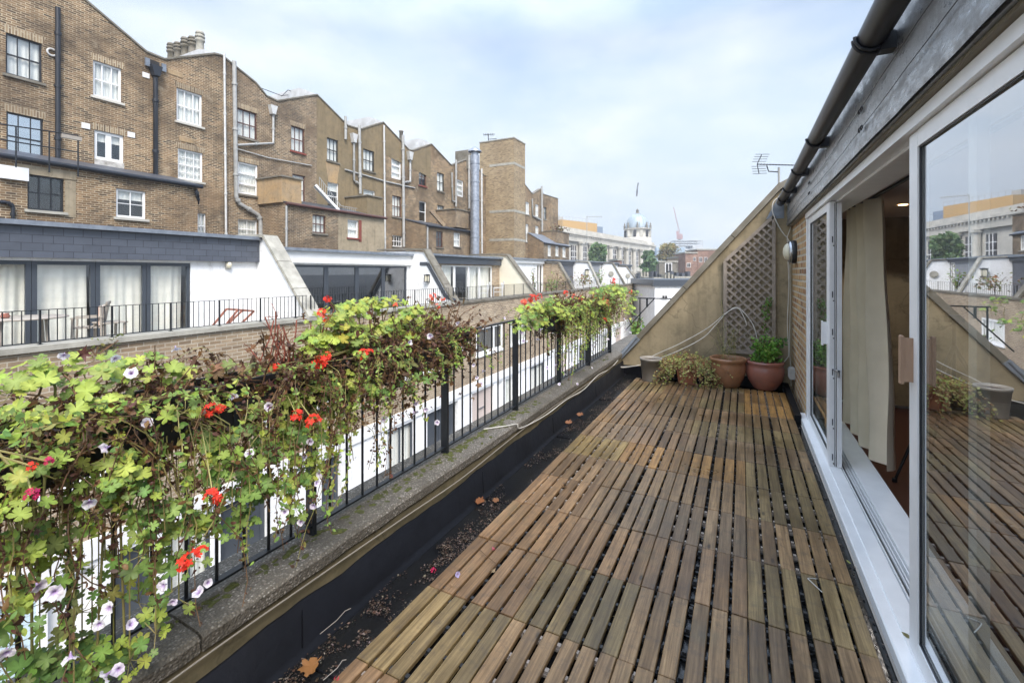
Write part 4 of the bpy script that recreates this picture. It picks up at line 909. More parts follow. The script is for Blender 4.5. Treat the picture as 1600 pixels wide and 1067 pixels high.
# ---- rear extensions
def ext(lab, pxl, pxr, ytop_l, holes, mat='brick_old', X=WGX, Xb=TX+.001, z0=-6, cop='lead_dark', gut='black_pipe', slope=.5):
    a = at(pxl, ytop_l, X=X); b = at(pxr, ytop_l, X=X); z1 = a.z; y0, y1 = a.y, b.y
    t = thing('rear_extension', (X, (y0+y1)/2, z0), lab, 'extension', 'low extensions behind the tall terrace')
    mb = MB(); wall_holes(mb, X, y0, y1, z0, [(y0, z1), (y1, z1)], holes)
    mb.add([(X, y0, z0), (X, y0, z1), (Xb, y0, z1+slope), (Xb, y0, z0)], [(0, 1, 2, 3)]); mb.add([(X, y1, z0), (Xb, y1, z0), (Xb, y1, z1+slope), (X, y1, z1)], [(0, 1, 2, 3)])
    mb.build('wall', mat, t)
    mb = MB(); mb.beam(((X+.12), (y0+y1)/2, z1+.02), (Xb, (y0+y1)/2, z1+slope+.05), y1-y0+.1, .05, (0, 0, 1)); mb.build('roof', cop, t)
    mb = MB(); mb.tube([(X+.14, y0-.1, z1-.03), (X+.14, y1+.1, z1-.03)], .08, 8); mb.build('gutter', gut, t)
    return t, (y0, y1, z1)
hw = lambda *a: wpx(WGX, *a)
e1, e2 = hw(43, 272, 327, 100), hw(181.5, 294, 339, 228)
t, d_ = ext('low brown brick extension at the left with a black-barred and a white window', -160, 309, 217, [e1, e2])
window(t, WGX, e1, 'black_frame', 3, 2, None, 'stone', bw=.04); window(t, WGX, e2, 'white_frame', 2, 2, 'blind', 'portland', sash=False, fw=.07, blindfrac=.35)
mb = MB(); mb.box(WGX, WGX+.03, e1[0]-.3, e1[1]+.3, e1[3]+.003, e1[3]+.28); mb.build('lintel', 'render_grey', t)
mb = MB(); mb.box(WGX+.001, WGX+.008, e1[1]+.02, e1[1]+.3, e1[2]-.15, e1[3]-.02); mb.build('render_patch', 'render_grey', t)
q = at(20, 271, X=WGX); mb = MB(); mb.box(WGX, WGX+.12, q.y-.32, q.y+.32, q.z-.2, q.z+.2); mb.build('vent_cover', 'white_frame', t)
pipe(t, [at(-5, 315, X=WGX+.07), at(15, 317, X=WGX+.07), at(20, 323, X=WGX+.07), at(20, 347, X=WGX+.07)], .045, 'black_pipe')
pipe(t, [at(306, 297, X=WGX+.1), at(309, 306, X=WGX+.1), at(309, 318, X=WGX-.2)], .06, 'black_pipe')
e3, e4 = hw(488.5, 335, 363.5, 509), hw(543, 343, 371, 560)
t, d_ = ext('middle extension, dark brick at left and stained render at right', 447, 600, 317.5, [e3, e4], 'brick_old2', gut='brown_frame')
window(t, WGX, e3, 'brown_frame', 3, 2, 'net', 'stone_dark'); window(t, WGX, e4, 'white_frame', 1, 2, 'blind', 'redsill', sash=False, bw=.08, fw=.08)
a, b = at(528, 330, X=WGX).y, d_[1]; mb = MB(); wall_holes(mb, WGX+.02, a, b-.001, -6, [(a, d_[2]-.12), (b, d_[2]-.12)], [e4], .02); mb.build('render_coat', 'render_grey', t)
mb = MB(); mb.box(WGX+.021, WGX+.035, e4[1]+.01, e4[1]+.22, e4[2]-.2, e4[3]+.05); mb.build('red_reveal', 'redsill', t)
pipe(t, [at(447.5, 322, X=WGX+.1), at(447.5, 392, X=WGX+.1)], .05, 'grey_pipe')
for x_ in (450, 500): pass
e5, e6 = hw(681.5, 361, 386, 692), hw(709, 363.5, 385, 719)
t, d5 = ext('far brick extension with two small windows just left of the metal flue', 666, 739, 352, [e5, e6], 'brick_old2')
window(t, WGX, e5, 'brown_frame', 2, 2, None, 'stone_dark'); window(t, WGX, e6, 'white_frame', 2, 2, 'net', 'stone_dark')
pipe(t, [at(668, 354, X=WGX+.1), at(668, 392, X=WGX+.1)], .06, 'grey_pipe')
e7 = [hw(856, 383, 400, 861), hw(868, 384.5, 400, 873), hw(879, 386, 402, 884)]
t, d7 = ext('farthest extension with blue-grey sloping lead roof and three windows', 849.5, 889, 379.5, e7, 'brick_old2', cop='lead', slope=1.2)
for h in e7: window(t, WGX, h, 'white_frame', 2, 2, 'net', 'stone', fw=.1, bw=.05)
# tank rooms and odds on the extensions
def tank(lab, x0, x1, x2, yt, yb, X, mat):
    "near side from x0 to x1, street face from x1 to x2"
    a = at(x1, yt, X=X); b = at(x1, yb, X=X); e = at(x2, yt, X=X)
    Xb = TX-.05; t = thing('roof_tank_room', (X, (a.y+e.y)/2, b.z), lab, 'roof box')
    mb = MB(); mb.box(Xb, X, a.y, e.y, b.z-.02, a.z); mb.build('walls', mat, t)
    mb = MB(); mb.box(Xb, X+.08, a.y-.08, e.y+.08, a.z, a.z+.07); mb.build('lid', 'stone_dark', t)
    return t
t_ = tank('ochre stained rendered box on the middle extension roof', 406, 440, 471, 276, 315, WGX-.15, 'render_stain')
tank('smaller mossy rendered box right of the sloping white slab', 543, 574, 596.5, 306, 334, WGX-.15, 'render_brown')
tank('brick box on the far extension beside the metal flue', 695, 712, 737, 327, 354, WGX-.1, 'brick_old2')
t = tank('low brick box with plants on top on the farthest extension', 858, 870, 889, 361, 379, WGX-.2, 'brick_old2')
# sloping slab with stair rail
t = thing('stair_bulkhead', at(520, 328, X=WGX-.4), 'sloping white slab and thin stair rail on the middle extension roof', 'stair')
mb = MB(); mb.beam(at(492, 290, X=WGX-.9), at(529, 330, X=WGX-.3), .45, .12, (0, 0, 1)); mb.build('slab', 'white_wall', t)
mb = MB(); a, b = at(499, 277, X=WGX-.5), at(533, 322, X=WGX-.3); mb.tube([a, b], .02, 5)
for k in range(12): q = a+(b-a)*k/11; mb.tube([q, q-Vector((0, 0, .7))], .012, 4)
mb.tube([b, b+Vector((0, 1.2, 0))], .02, 5)
for k in range(8): q = b+Vector((0, .15*k, 0)); mb.tube([q, q-Vector((0, 0, .8))], .012, 4)
mb.build('handrail', 'grey_pipe', t)
mb = MB(); mb.beam(at(673, 329, X=WGX-.9), at(694, 353, X=WGX-.3), .3, .25, (0, 0, 1)); tag(mb.build('sloping_buttress', 'brick_old2'), 'slanting brick-edged buttress on the far extension roof left of the brick box', 'buttress')
# metal flue
fx = WGX+.5; a = at(742, 234, X=fx); b = at(742, 398, X=fx); t = thing('metal_flue', (fx, a.y, b.z), 'tall shiny galvanised flue with conical cap left of the square brick tower', 'flue')
rr = (at(748, 300, X=fx)-at(736, 300, X=fx)).length*.30
mb = MB(); mb.tube([(fx, a.y, b.z-3), (fx, a.y, a.z-.5)], rr, 20)
k = 0; z_ = a.z-1.2
while z_ > b.z: mb.tube([(fx, a.y, z_), (fx, a.y, z_+.1)], rr*1.1, 20); z_ -= 1.5
mb.build('pipe', 'galv', t); mb = MB(); mb.lathe([(rr*1.5, -.1), (rr*1.45, 0), (.02, .38)], (fx, a.y, a.z-.1), 20); mb.tube([(fx, a.y, a.z-.55), (fx, a.y, a.z-.1)], rr*.8, 12); mb.build('cap', 'galv', t)
# square tower
sx = -19.0; a = at(803, 216, X=sx); e = at(820.5, 225, X=sx); bx = at(749.5, 226, Y=a.y).x
t = thing('stair_tower', (sx-1.5, a.y, -6), 'tall square yellow brick tower with pale bands, higher than every roof', 'tower')
mb = MB(); mb.box(bx, sx, a.y, e.y, -6, a.z); mb.build('shaft', 'brick_tower', t)
for yy in (255, 329, 374):
    z_ = at(803, yy, X=sx).z; mb = MB(); mb.box(bx+1.1, sx+.02, a.y-.02, e.y+.02, z_-.12, z_+.12); mb.build('pale_band', 'stone', t)
mb = MB(); mb.box(bx-.05, sx+.05, a.y-.05, e.y+.05, a.z, a.z+.1); mb.build('coping', 'stone', t)
t = thing('television_aerial', at(763, 225, Y=a.y+1), 'small twin-branched aerial on the left corner of the square brick tower', 'aerial')
mb = MB(); mb.tube([at(763, 226, Y=a.y+1), at(763, 209, Y=a.y+1)], .04, 5); mb.build('mast', 'black_pipe', t)
mb = MB(); mb.tube([at(756, 211, Y=a.y+1), at(773, 210, Y=a.y+1)], .03, 5); mb.tube([at(763, 218, Y=a.y+1), at(776, 217, Y=a.y+1)], .03, 5)
for x_ in (755, 758, 761, 766, 769): mb.tube([at(x_, 208.5, Y=a.y+1), at(x_+1.5, 213, Y=a.y+1)], .02, 4)
mb.build('yagi_array', 'black_pipe', t)
pipe_t = pipe(bpy.data.objects['stair_tower'], [at(752.5, 264, X=WGX+.1), at(753, 396, X=WGX+.1)], .08, 'white_pipe')
# ---- mews houses opposite
PX = -11.0; DX = -13.4
PY = lambda x, y=500: at(x, y, X=PX).y
par_z = at(480, 496, X=PX).z
front = thing('mews_front_wall', (PX, 20, GZ), 'long buff brick front wall of the mews houses with a stone-capped parapet', 'wall')
band0, band1 = -3.85, -3.45
uw = [wpx(PX, *q) for q in ((-190, 560, 780, 50), (95, 600, 700, 250), (350, 575, 660, 420), (475, 560, 620, 520), (628, 530, 580, 676), (744, 512.6, 555, 785), (797, 505, 537, 822), (862, 490, 512, 886), (905, 482, 498, 921))]
uw = [(a, b, -2.3, -1.0) for a, b, c, d in uw]
mb = MB(); wall_holes(mb, PX, -12, 66, band1+.001, [(-12, par_z-.1), (66, par_z-.1)], uw, .14); mb.box(PX-.33, PX-.3, -12, 66, band1, par_z-.1); mb.build('upper_brickwork', 'brick_mews', front)
for i, h in enumerate(uw): window(front, PX, h, 'white_frame', 3 if i < 8 else 2, 1, 'grey_room' if i % 2 else 'net', 'white_frame', fw=.11, bw=.1, rev=.06, sash=False, sillo=.07)
mb = MB(); mb.box(PX-.05, PX+.05, -12, 66, band0, band1); mb.build('painted_band', 'white_frame', front)
gd = [('pale_blue', -330, -60), ('pale_blue', -52, 62), ('white_panel', 75, 150), ('dark_door', 175, 240), ('pale_pane', 262, 330), ('dark_door', 345, 420), ('dark_door', 503, 534), ('pale_pane', 606, 646), ('dark_door', 668, 716), ('pink_board', 738, 772), ('white_panel', 776, 786), ('net_win', 790, 812), ('pale_pane', 828, 850), ('pink_board', 868, 888), ('dark_door', 905, 920), ('net_win', 935, 950), ('pink_board', 962, 972)]
gh = [(PY(a), PY(b), GZ+.1 if k not in ('net_win', 'pale_pane') else GZ+.35, band0-.12) for k, a, b in gd]
mb = MB(); wall_holes(mb, PX-.01, -12, 66, GZ, [(-12, band0), (66, band0)], gh, .16); mb.build('ground_floor_wall', 'white_wall', front)
for (k, a, b), h in zip(gd, gh):
    if k in ('pale_blue', 'pink_board'):
        mb = MB(); mb.box(PX-.2, PX-.15, h[0], h[1], h[2], h[3]); o = mb.build('garage_door', 'pale_blue' if k == 'pale_blue' else 'pink_board', front)
        mb = MB(); mb.box(PX-.149, PX-.09, (h[0]+h[1])/2-.25, (h[0]+h[1])/2+.25, h[2]+.9, h[2]+.95); mb.build('handle', 'chrome', o)
    elif k == 'dark_door':
        n_ = max(1, int((h[1]-h[0])/.8)); mb = MB()
        for j in range(n_):
            a_, b_ = h[0]+(h[1]-h[0])*j/n_, h[0]+(h[1]-h[0])*(j+1)/n_; mb.box(PX-.21, PX-.16, a_+.01, b_-.01, h[2], h[3]); mb.box(PX-.16, PX-.14, a_+.08, a_+.14, h[2]+.1, h[3]-.1); mb.box(PX-.16, PX-.14, b_-.14, b_-.08, h[2]+.1, h[3]-.1)
        mb.build('door', 'dark_grey', front)
    elif k == 'white_panel': mb = MB(); mb.box(PX-.2, PX-.15, h[0], h[1], h[2], h[3]); mb.build('door', 'white_frame', front)
    else: window(front, PX-.01, h, 'dark_grey' if k == 'pale_pane' else 'white_frame', max(2, int((h[1]-h[0])/.9)), 1, 'blind' if k == 'pale_pane' else 'net', 'white_frame', fw=.08, bw=.06, rev=.1, sash=False)
# per-house parapet copings follow each house; terraces, houses and dividing walls
SLO = (at(414, 369, Y=PY(485, 495)).x, at(414, 369, Y=PY(485, 495)).z)
def divider(lab, xb, xt, yt, mat, capm='stone', th=.32, name='dividing_wall'):
    Y = PY(xb); p = at(xt, yt, Y=Y); t = thing(name, ((PX+p.x)/2, Y, par_z), lab, 'wall', 'sloping dividing walls between the roof terraces')
    mb = MB(); pts = [(PX-.12, par_z-.6), (PX-.12, par_z), (p.x+.05, p.z-.12), (p.x-.9, p.z-.05), (p.x-2.6, p.z-.05), (p.x-2.6, par_z-.6)]
    mb.prismY(pts, Y, Y+th); mb.build('wall', mat, t)
    mb = MB(); a = Vector((PX+.02, Y+th/2, par_z-.02)); b = Vector((p.x, Y+th/2, p.z)); d = (b-a).normalized(); u = Vector((-d.z, 0, d.x))
    for k in range(3): mb.beam(a+(b-a)*(k/3+.003), a+(b-a)*((k+1)/3-.003), th+.16, .09, -u)
    mb.beam(b, b+Vector((-1.2, 0, .04)), th+.2, .09); mb.beam(b+Vector((-1.2, 0, .04)), b+Vector((-2.7, 0, .04)), th+.16, .07); mb.build('coping', capm, t)
    return t, Y, p
D = []
D.append(divider('first sloping white dividing wall from the left, capped with broad pale slabs', 485, 414, 369, 'white_wall'))
D.append(divider('second sloping white dividing wall, with thin stone cap and dark step flashing', 709, 663, 390, 'white_wall', 'stone_dark'))
D.append(divider('cream sloping dividing wall between patio doors and white terrace', 836, 792, 398, 'cream_wall', 'stone_dark'))
D.append(divider('bare buff brick sloping dividing wall, fourth from the left', 896, 872, 410, 'brick_mews', 'stone_dark'))
D.append(divider('white sloping dividing wall with a black wall lantern', 937, 919, 409, 'white_wall', 'stone'))
D.append(divider('white sloping dividing wall with a round vent, second from the far end', 976, 957, 411, 'white_wall', 'stone_dark'))
D.append(divider('last white sloping dividing wall at the far end', 997, 978, 416, 'white_wall', 'stone_dark'))
Ys = [-11.5]+[d[1] for d in D]+[62]
# roof slabs behind and terrace floors
names = ['left roof house with dark slate fascia and curtained anthracite folding doors', 'white house with a run of reflecting dark-framed glass doors', 'house with grey fascia over white sliding patio doors', 'white roof house with one narrow patio door', 'dark slate-fronted roof house with a white double door', 'grey-fronted roof house with a single pale door', 'small white roof house near the far end', 'grey low roof house at the far end']
specs = [  # fascia mat, fascia px(y at x=?), wall mat, doors px ranges, frame mat, panes
    dict(f='slate', top=2.57, bot=1.90, wall='white_wall', doors=[(-330, 298, 4, [-330, -220, -140, -60, 50, 150, 230, 299])], fr='dark_grey', back='drape'),
    dict(f='white_frame', top=at(480, 393, X=DX).z, bot=at(480, 411, X=DX).z, wall='white_wall', doors=[(440, 636, 4, [440, 511, 559, 600, 636])], fr='dark_grey', back=None),
    dict(f='dark_grey', top=at(720, 402, X=DX).z, bot=at(720, 413, X=DX).z, wall='brick_mews', doors=[(690, 769, 4, [690, 711, 733, 750, 769])], fr='white_frame', back='drape'),
    dict(f='white_frame', top=at(840, 407, X=DX).z, bot=at(840, 412, X=DX).z, wall='white_wall', doors=[(839, 855, 2, 2)], fr='white_frame', back='net'),
    dict(f='lead_dark', top=at(890, 409, X=DX).z, bot=at(890, 413, X=DX).z, wall='slate', doors=[(895, 908, 2, 2)], fr='white_frame', back='net'),
    dict(f='lead_dark', top=at(930, 410, X=DX).z, bot=at(930, 413, X=DX).z, wall='grey_wall', doors=[(937, 947, 2, 2)], fr='white_frame', back='net'),
    dict(f='lead_dark', top=at(965, 412, X=DX).z, bot=at(965, 414, X=DX).z, wall='white_wall', doors=[(966, 972, 2, 2)], fr='white_frame', back=None),
    dict(f='lead_dark', top=at(985, 415, X=DX).z, bot=at(985, 417, X=DX).z, wall='grey_wall', doors=[], fr='white_frame', back=None)]
FLZ = .02
mews = []
for i, s_ in enumerate(specs):
    y0 = Ys[i]+(.33 if i else 0); y1 = Ys[i+1]-.001
    t = thing('mews_house', (DX, (y0+y1)/2, FLZ), names[i], 'house', 'mews houses across the street'); mews.append(t)
    hs = []
    for (a, b, n_, m_) in s_['doors']: hs.append((max(at(a, 450, X=DX).y, y0+.15), min(at(b, 450, X=DX).y, y1-.1), FLZ, s_['bot']-.06))
    mb = MB(); wall_holes(mb, DX, y0, y1, FLZ-.1, [(y0, s_['bot']), (y1, s_['bot'])], hs, .1); mb.build('wall', s_['wall'], t)
    fy1 = y1 if i else D[0][1]-.001
    mb = MB(); mb.box(DX-.2, DX+.14, y0, fy1, s_['bot'], s_['top']); mb.build('fascia', s_['f'], t)
    mb = MB(); mb.box(DX-3.5, DX+.26, y0, y1, s_['top']+.001, s_['top']+.10); mb.build('roof', 'lead', t)
    mb = MB(); mb.box(DX+.002, PX-.34, y0, y1, FLZ-.25, FLZ); mb.build('terrace_floor', 'stone', t)
    mb = MB(); mb.box(PX-.38, PX+.07, Ys[i]+.002, Ys[i+1]-.002, par_z-.1, par_z-.0); mb.build('parapet_coping', 'stone' if i < 2 else 'stone_dark', t)
    for (a, b, n_, m_), h in zip(s_['doors'], hs):
        if isinstance(m_, list): ed = [min(max(at(q_, 450, X=DX).y, h[0]), h[1]) for q_ in m_]; ed[0] = h[0]; ed[-1] = h[1]
        else: ed = [h[0]+(h[1]-h[0])*q_/m_ for q_ in range(m_+1)]
        for k in range(len(ed)-1):
            if ed[k+1]-ed[k] < .3: continue
            hh = (ed[k]+.004, ed[k+1]-.004, h[2], h[3])
            mb = MB(); f_ = .085 if s_['fr'] == 'dark_grey' else .07; x = DX-.09
            mb.box(x, x+.06, hh[0], hh[0]+f_, hh[2], hh[3]); mb.box(x, x+.06, hh[1]-f_, hh[1], hh[2], hh[3]); mb.box(x, x+.06, hh[0]+f_, hh[1]-f_, hh[2], hh[2]+f_); mb.box(x, x+.06, hh[0]+f_, hh[1]-f_, hh[3]-f_, hh[3])
            o = mb.build('glass_door', s_['fr'], t)
            mb = MB(); mb.box(x+.025, x+.031, hh[0]+f_*.9, hh[1]-f_*.9, hh[2]+f_*.9, hh[3]-f_*.9); mb.build('pane', 'pane_dark' if s_['back'] is None else 'pane', o)
            if s_['back'] and not (i == 2 and k in (1,)):
                mb = MB(); q0 = hh[0]+(.16 if i == 0 and k % 2 else 0.02); q1 = hh[1]-(.1 if i == 0 and k % 2 == 0 else 0.02); ny = 40; vs = []
                for j in range(ny+1):
                    y = q0+(q1-q0)*j/ny; w_ = .016*math.sin(j*.75+k)+.022*math.sin(j*.31+k*2); sl = .12*math.sin(k*1.7)*(j/ny)
                    vs += [(x-.14+w_, y+sl*.3, hh[2]), (x-.14+w_*.6, y, hh[3]-.02)]
                mb.add(vs, [(2*j, 2*j+2, 2*j+3, 2*j+1) for j in range(ny)], True); mb.build('curtain', s_['back'], o)
    if hs:
        h = hs[0]; mb = MB(); x = DX-.1
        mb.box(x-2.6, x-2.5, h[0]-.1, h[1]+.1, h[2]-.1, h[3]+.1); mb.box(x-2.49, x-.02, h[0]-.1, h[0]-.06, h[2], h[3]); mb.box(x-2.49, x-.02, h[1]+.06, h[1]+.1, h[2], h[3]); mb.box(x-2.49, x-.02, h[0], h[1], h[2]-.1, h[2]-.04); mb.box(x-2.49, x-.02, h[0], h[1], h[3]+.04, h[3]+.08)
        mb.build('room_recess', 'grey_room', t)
mb = MB(); mb.box(-19.9, DX-3.51, -12, 62, -6, -.5); struct(mb.build('back_yards', 'ground'))
# detail on house walls
t = thing('wall_lamp', at(357, 414, X=DX), 'small oval lamp on the white wall right of the curtained folding doors', 'wall lamp'); q = at(357, 414, X=DX+.05)
mb = MB(); mb.box(DX+.001, DX+.05, q.y-.07, q.y+.07, q.z-.12, q.z+.12); mb.build('back_plate', 'grey_pipe', t); mb = MB(); mb.lathe([(.001, -.1), (.06, -.08), (.08, 0), (.06, .08), (.001, .1)], (DX+.07, q.y, q.z), 12); mb.build('cover', 'globe', t)
def lantern(px, py, Y, lab, s=1):
    p = at(px, py, Y=Y-.1); t = thing('wall_lantern', p, lab, 'wall lamp')
    mb = MB(); mb.box(p.x-.02*s, p.x+.02*s, Y-.1, Y-.001, p.z+.1*s, p.z+.14*s)
    for sx_ in (-1, 1):
        for sy_ in (-1, 1): mb.box(p.x+sx_*.07*s-.01, p.x+sx_*.07*s+.01, p.y+sy_*.07*s-.01, p.y+sy_*.07*s+.01, p.z-.15*s, p.z+.1*s)
    mb.box(p.x-.09*s, p.x+.09*s, p.y-.09*s, p.y+.09*s, p.z-.17*s, p.z-.15*s); mb.box(p.x-.09*s, p.x+.09*s, p.y-.09*s, p.y+.09*s, p.z+.101*s, p.z+.13*s); mb.build('cage', 'black_metal', t)
    mb = MB(); mb.box(p.x-.06*s, p.x+.06*s, p.y-.06*s, p.y+.06*s, p.z-.14*s, p.z+.09*s); mb.build('glass', 'globe', t)
lantern(667, 434, D[1][1], 'square glass lantern on the second white dividing wall', 1.1)
lantern(917.5, 425, D[4][1], 'black lantern on the white dividing wall far along the mews', 1.8)
for (x_, y_, i, lab) in ((955, 428, 5, 'round white vent on the sixth dividing wall'), (981, 431, 6, 'round pale vent on the last dividing wall')):
    p = at(x_, y_, Y=D[i][1]-.02); mb = MB(); mb.tube([(p.x, p.y-.06, p.z), (p.x, D[i][1]-.001, p.z)], .28, 16); mb.tube([(p.x, p.y-.1, p.z), (p.x, p.y-.059, p.z)], .2, 16); tag(mb.build('round_vent', 'stone'), lab, 'vent')
# step flashing on the second divider
Y = D[1][1]; mb = MB(); pts_ = [at(656, 412, Y=Y-.02), at(668, 412, Y=Y-.02), at(696, 463, Y=Y-.02), at(712, 470, Y=Y-.02)]
for a, b in zip(pts_, pts_[1:]): mb.beam(a, b, .14, .02, (0, 1, 0)) if False else mb.beam(a, b, .03, .15, (0, 0, 1))
o = mb.build('step_flashing', 'lead_dark', D[1][0])
# opposite terrace railings
def rail_run(lab, xa, xb, step=.115):
    y0, y1 = max(PY(xa), -8), PY(xb); x = PX-.12; zt = par_z+.62
    t = thing('terrace_railing', (x, (y0+y1)/2, par_z), lab, 'railing', 'black railings along the opposite parapet')
    mb = MB(); mb.box(x-.015, x+.015, y0, y1, zt-.012, zt); mb.build('top_rail', 'black_metal', t)
    mb = MB(); mb.box(x-.012, x+.012, y0, y1, par_z+.03, par_z+.042); mb.build('bottom_rail', 'black_metal', t)
    n_ = int((y1-y0)/step); k0 = max(0, n_-99) if xa < 0 else 0
    st = max(step, (y1-y0)/99) if xa >= 0 else step
    y = y0; i = 0
    cut = y1-step*98 if xa < 0 else y0
    while y < y1:
        if i % 9 == 0: mb = MB(); mb.box(x-.02, x+.02, y-.012, y+.012, par_z, zt-.0125); mb.box(x-.04, x+.04, y-.03, y+.03, par_z, par_z+.01); mb.build('post', 'black_metal', t)
        elif y >= cut-.01: mb = MB(); mb.box(x-.0065, x+.0065, y-.0065, y+.0065, par_z+.0425, zt-.0125); mb.build('bar', 'black_metal', t)
        y += st; i += 1
    return t
rail_run('near black railing on the pale stone parapet before the curtained doors', -260, 484)
rail_run('black railing on the parapet before the reflecting glass doors', 490, 705, .13)
rail_run('finer black railing before the white patio doors', 712, 832, .13)
t = rail_run('railing before the white terrace with one patio door', 838, 893, .2)
t = rail_run('railing in front of the dark slate-fronted roof house', 899, 935, .25)
t = rail_run('farthest black parapet railing before the grey roof houses', 939, 995, .4)
# furniture on the far terrace
def chair(lab, c, rot, mat='teak', cush=True, cat='chair', s=1):
    t = thing('terrace_chair', c, lab, cat); 
    def P(x, y, z): return (c[0]+s*(x*math.cos(rot)-y*math.sin(rot)), c[1]+s*(x*math.sin(rot)+y*math.cos(rot)), c[2]+s*z)
    for sx_ in (-.24, .24):
        for sy_ in (-.24, .22): mb = MB(); mb.tube([P(sx_, sy_, 0), P(sx_, sy_*.95, .62 if sy_ < 0 else .88)], .02*s, 6); mb.build('leg', mat, t)
        mb = MB(); mb.beam(P(sx_, -.26, .63), P(sx_, .24, .64), .05*s, .025*s); mb.build('armrest', mat, t)
    mb = MB()
    for k in range(6): yy = -.22+.085*k; mb.beam(P(-.24, yy, .42), P(.24, yy, .42), .06*s, .02*s)
    mb.build('seat', mat, t)
    mb = MB()
    for k in range(7): xx = -.2+.066*k; mb.beam(P(xx, .22, .45), P(xx, .30, .92), .03*s, .015*s)
    mb.beam(P(-.25, .30, .92), P(.25, .30, .92), .03*s, .06*s); mb.build('backrest', mat, t)
    if cush: mb = MB(); mb.beam(P(0, .19, .48), P(0, .26, .88), .42*s, .08*s, P(0, 1, 0)) if False else mb.beam(P(-.2, .2, .66), P(.2, .2, .66), .07*s, .4*s); mb.build('cushion', 'cushion', t)
    return t
q = at(140, 500, X=-12.3); chair('wooden armchair with striped cushion behind the near railing', (q.x, q.y, FLZ), -.5)
q = at(172, 500, X=-12.2); 
t = thing('side_table', (q.x, q.y, FLZ), 'small low grey table right of the cushioned armchair', 'table'); mb = MB(); mb.bbox(q.x-.25, q.x+.25, q.y-.22, q.y+.22, FLZ+.48, FLZ+.51); mb.build('table_top', 'teak', t)
for a in (-.2, .2):
    for b in (-.18, .18): mb = MB(); mb.box(q.x+a-.02, q.x+a+.02, q.y+b-.02, q.y+b+.02, FLZ, FLZ+.479); mb.build('leg', 'teak', t)
q = at(35, 505, X=-12.1); t = thing('round_table', (q.x, q.y, FLZ), 'round weathered table at the left behind the near railing', 'table')
mb = MB(); mb.lathe([(.02, .70), (.62, .70), (.64, .715), (.62, .73), (.02, .73)], (q.x, q.y, FLZ), 28); mb.build('table_top', 'teak', t)
for k in range(4): a = k*PI/2+.6; mb = MB(); mb.tube([(q.x+.45*math.cos(a), q.y+.45*math.sin(a), FLZ), (q.x+.4*math.cos(a), q.y+.4*math.sin(a), FLZ+.70)], .03, 6); mb.build('leg', 'teak', t)
q2 = at(8, 505, X=-12.05); mb = MB(); mb.lathe([(.001, .731), (.05, .735), (.07, .77), (.05, .81), (.06, .83), (.001, .82)], (q2.x, q2.y, FLZ), 12); tag(mb.build('candle_bowl', 'glazed_red'), 'small pinkish bowl on the round table at the left', 'bowl')
# deck chair (reddish frame)
Yd = at(365, 505, X=-12.0).y; t = thing('folding_chair', (-12, Yd, FLZ), 'folded reddish wooden deck chair against the near railing before the white wall', 'deck chair')
a0, a1 = at(345, 511, X=-11.8), at(372, 484, X=-11.8)
for dx in (0, -.5):
    mb = MB(); mb.beam(Vector((a0.x+dx, a0.y, a0.z-.1)), Vector((a1.x+dx, a1.y, a1.z)), .03, .05); mb.build('side_rail', 'deckchair', t)
e0, e1 = at(367, 509, X=-11.8), at(397, 486, X=-11.8)
for dx in (0, -.5): mb = MB(); mb.beam(e0+Vector((dx, 0, -.1)), e1+Vector((dx, 0, 0)), .03, .05); mb.build('back_rail', 'deckchair', t)
mb = MB(); mb.beam(a1, e1, .03, .05); mb.beam(a1+Vector((-.5, 0, 0)), e1+Vector((-.5, 0, 0)), .03, .05); mb.beam(a1, a1+Vector((-.5, 0, 0)), .03, .05); mb.beam(e1, e1+Vector((-.5, 0, 0)), .03, .05); mb.build('cross_bars', 'deckchair', t)
for x_, lab in ((755, 'left white slatted chair behind the fine railing by the patio doors'), (778, 'right white slatted chair behind the fine railing, nearer the cream wall')):
    q = at(x_, 470, X=-12.2); chair(lab, (q.x, q.y, FLZ), -1.0, 'white_frame', False, s=1.1)
# ================================================================ DISTANCE
def rotbox(mb, fr, x0, x1, y0, y1, z0, z1):
    o, ux, uy = fr; v = []
    for z in (z0, z1):
        for (x, y) in ((x0, y0), (x1, y0), (x1, y1), (x0, y1)): q = o+ux*x+uy*y; v.append((q.x, q.y, z))
    mb.add(v, [(3, 2, 1, 0), (4, 5, 6, 7), (0, 1, 5, 4), (1, 2, 6, 5), (2, 3, 7, 6), (3, 0, 4, 7)])
dirv = Vector((.153, 1.199, 0)).normalized(); outv = Vector((dirv.y, -dirv.x, 0))
def cpt(px, dd): r = (px-HX)/F*dd; return Vector((r*CT-dd*ST, r*ST+dd*CT, 0))
P0 = cpt(889, 135); fr = (P0, outv, dirv); LEN = 82
def along(px):
    d = ray(px, 400); # intersection of sight line with facade line
    den = d.x*dirv.y-d.y*dirv.x; t_ = (P0.x*dirv.y-P0.y*dirv.x)/den; q = Vector((d.x*t_, d.y*t_, 0)); return (q-P0).dot(dirv)
t = thing('department_store', P0+Vector((0, 0, GZ)), 'long white stone building with tall columns ending in a domed corner', 'building')
ZC = 1.6+12.2
mb = MB(); rotbox(mb, fr, -30, 0, -14, LEN, GZ, ZC); mb.build('walls', 'portland', t)
mb = MB(); rotbox(mb, fr, .001, 1.3, -14.5, LEN+.5, ZC-1.0, ZC-.4); rotbox(mb, fr, .001, .8, -14, LEN, ZC-3.0, ZC-1.01); rotbox(mb, fr, -.6, .5, -14, LEN, ZC-.39, ZC+.9)
k = -14
while k < LEN: rotbox(mb, fr, .801, 1.15, k, k+.5, ZC-1.5, ZC-1.02); k += 1.4
mb.build('cornice', 'portland', t)
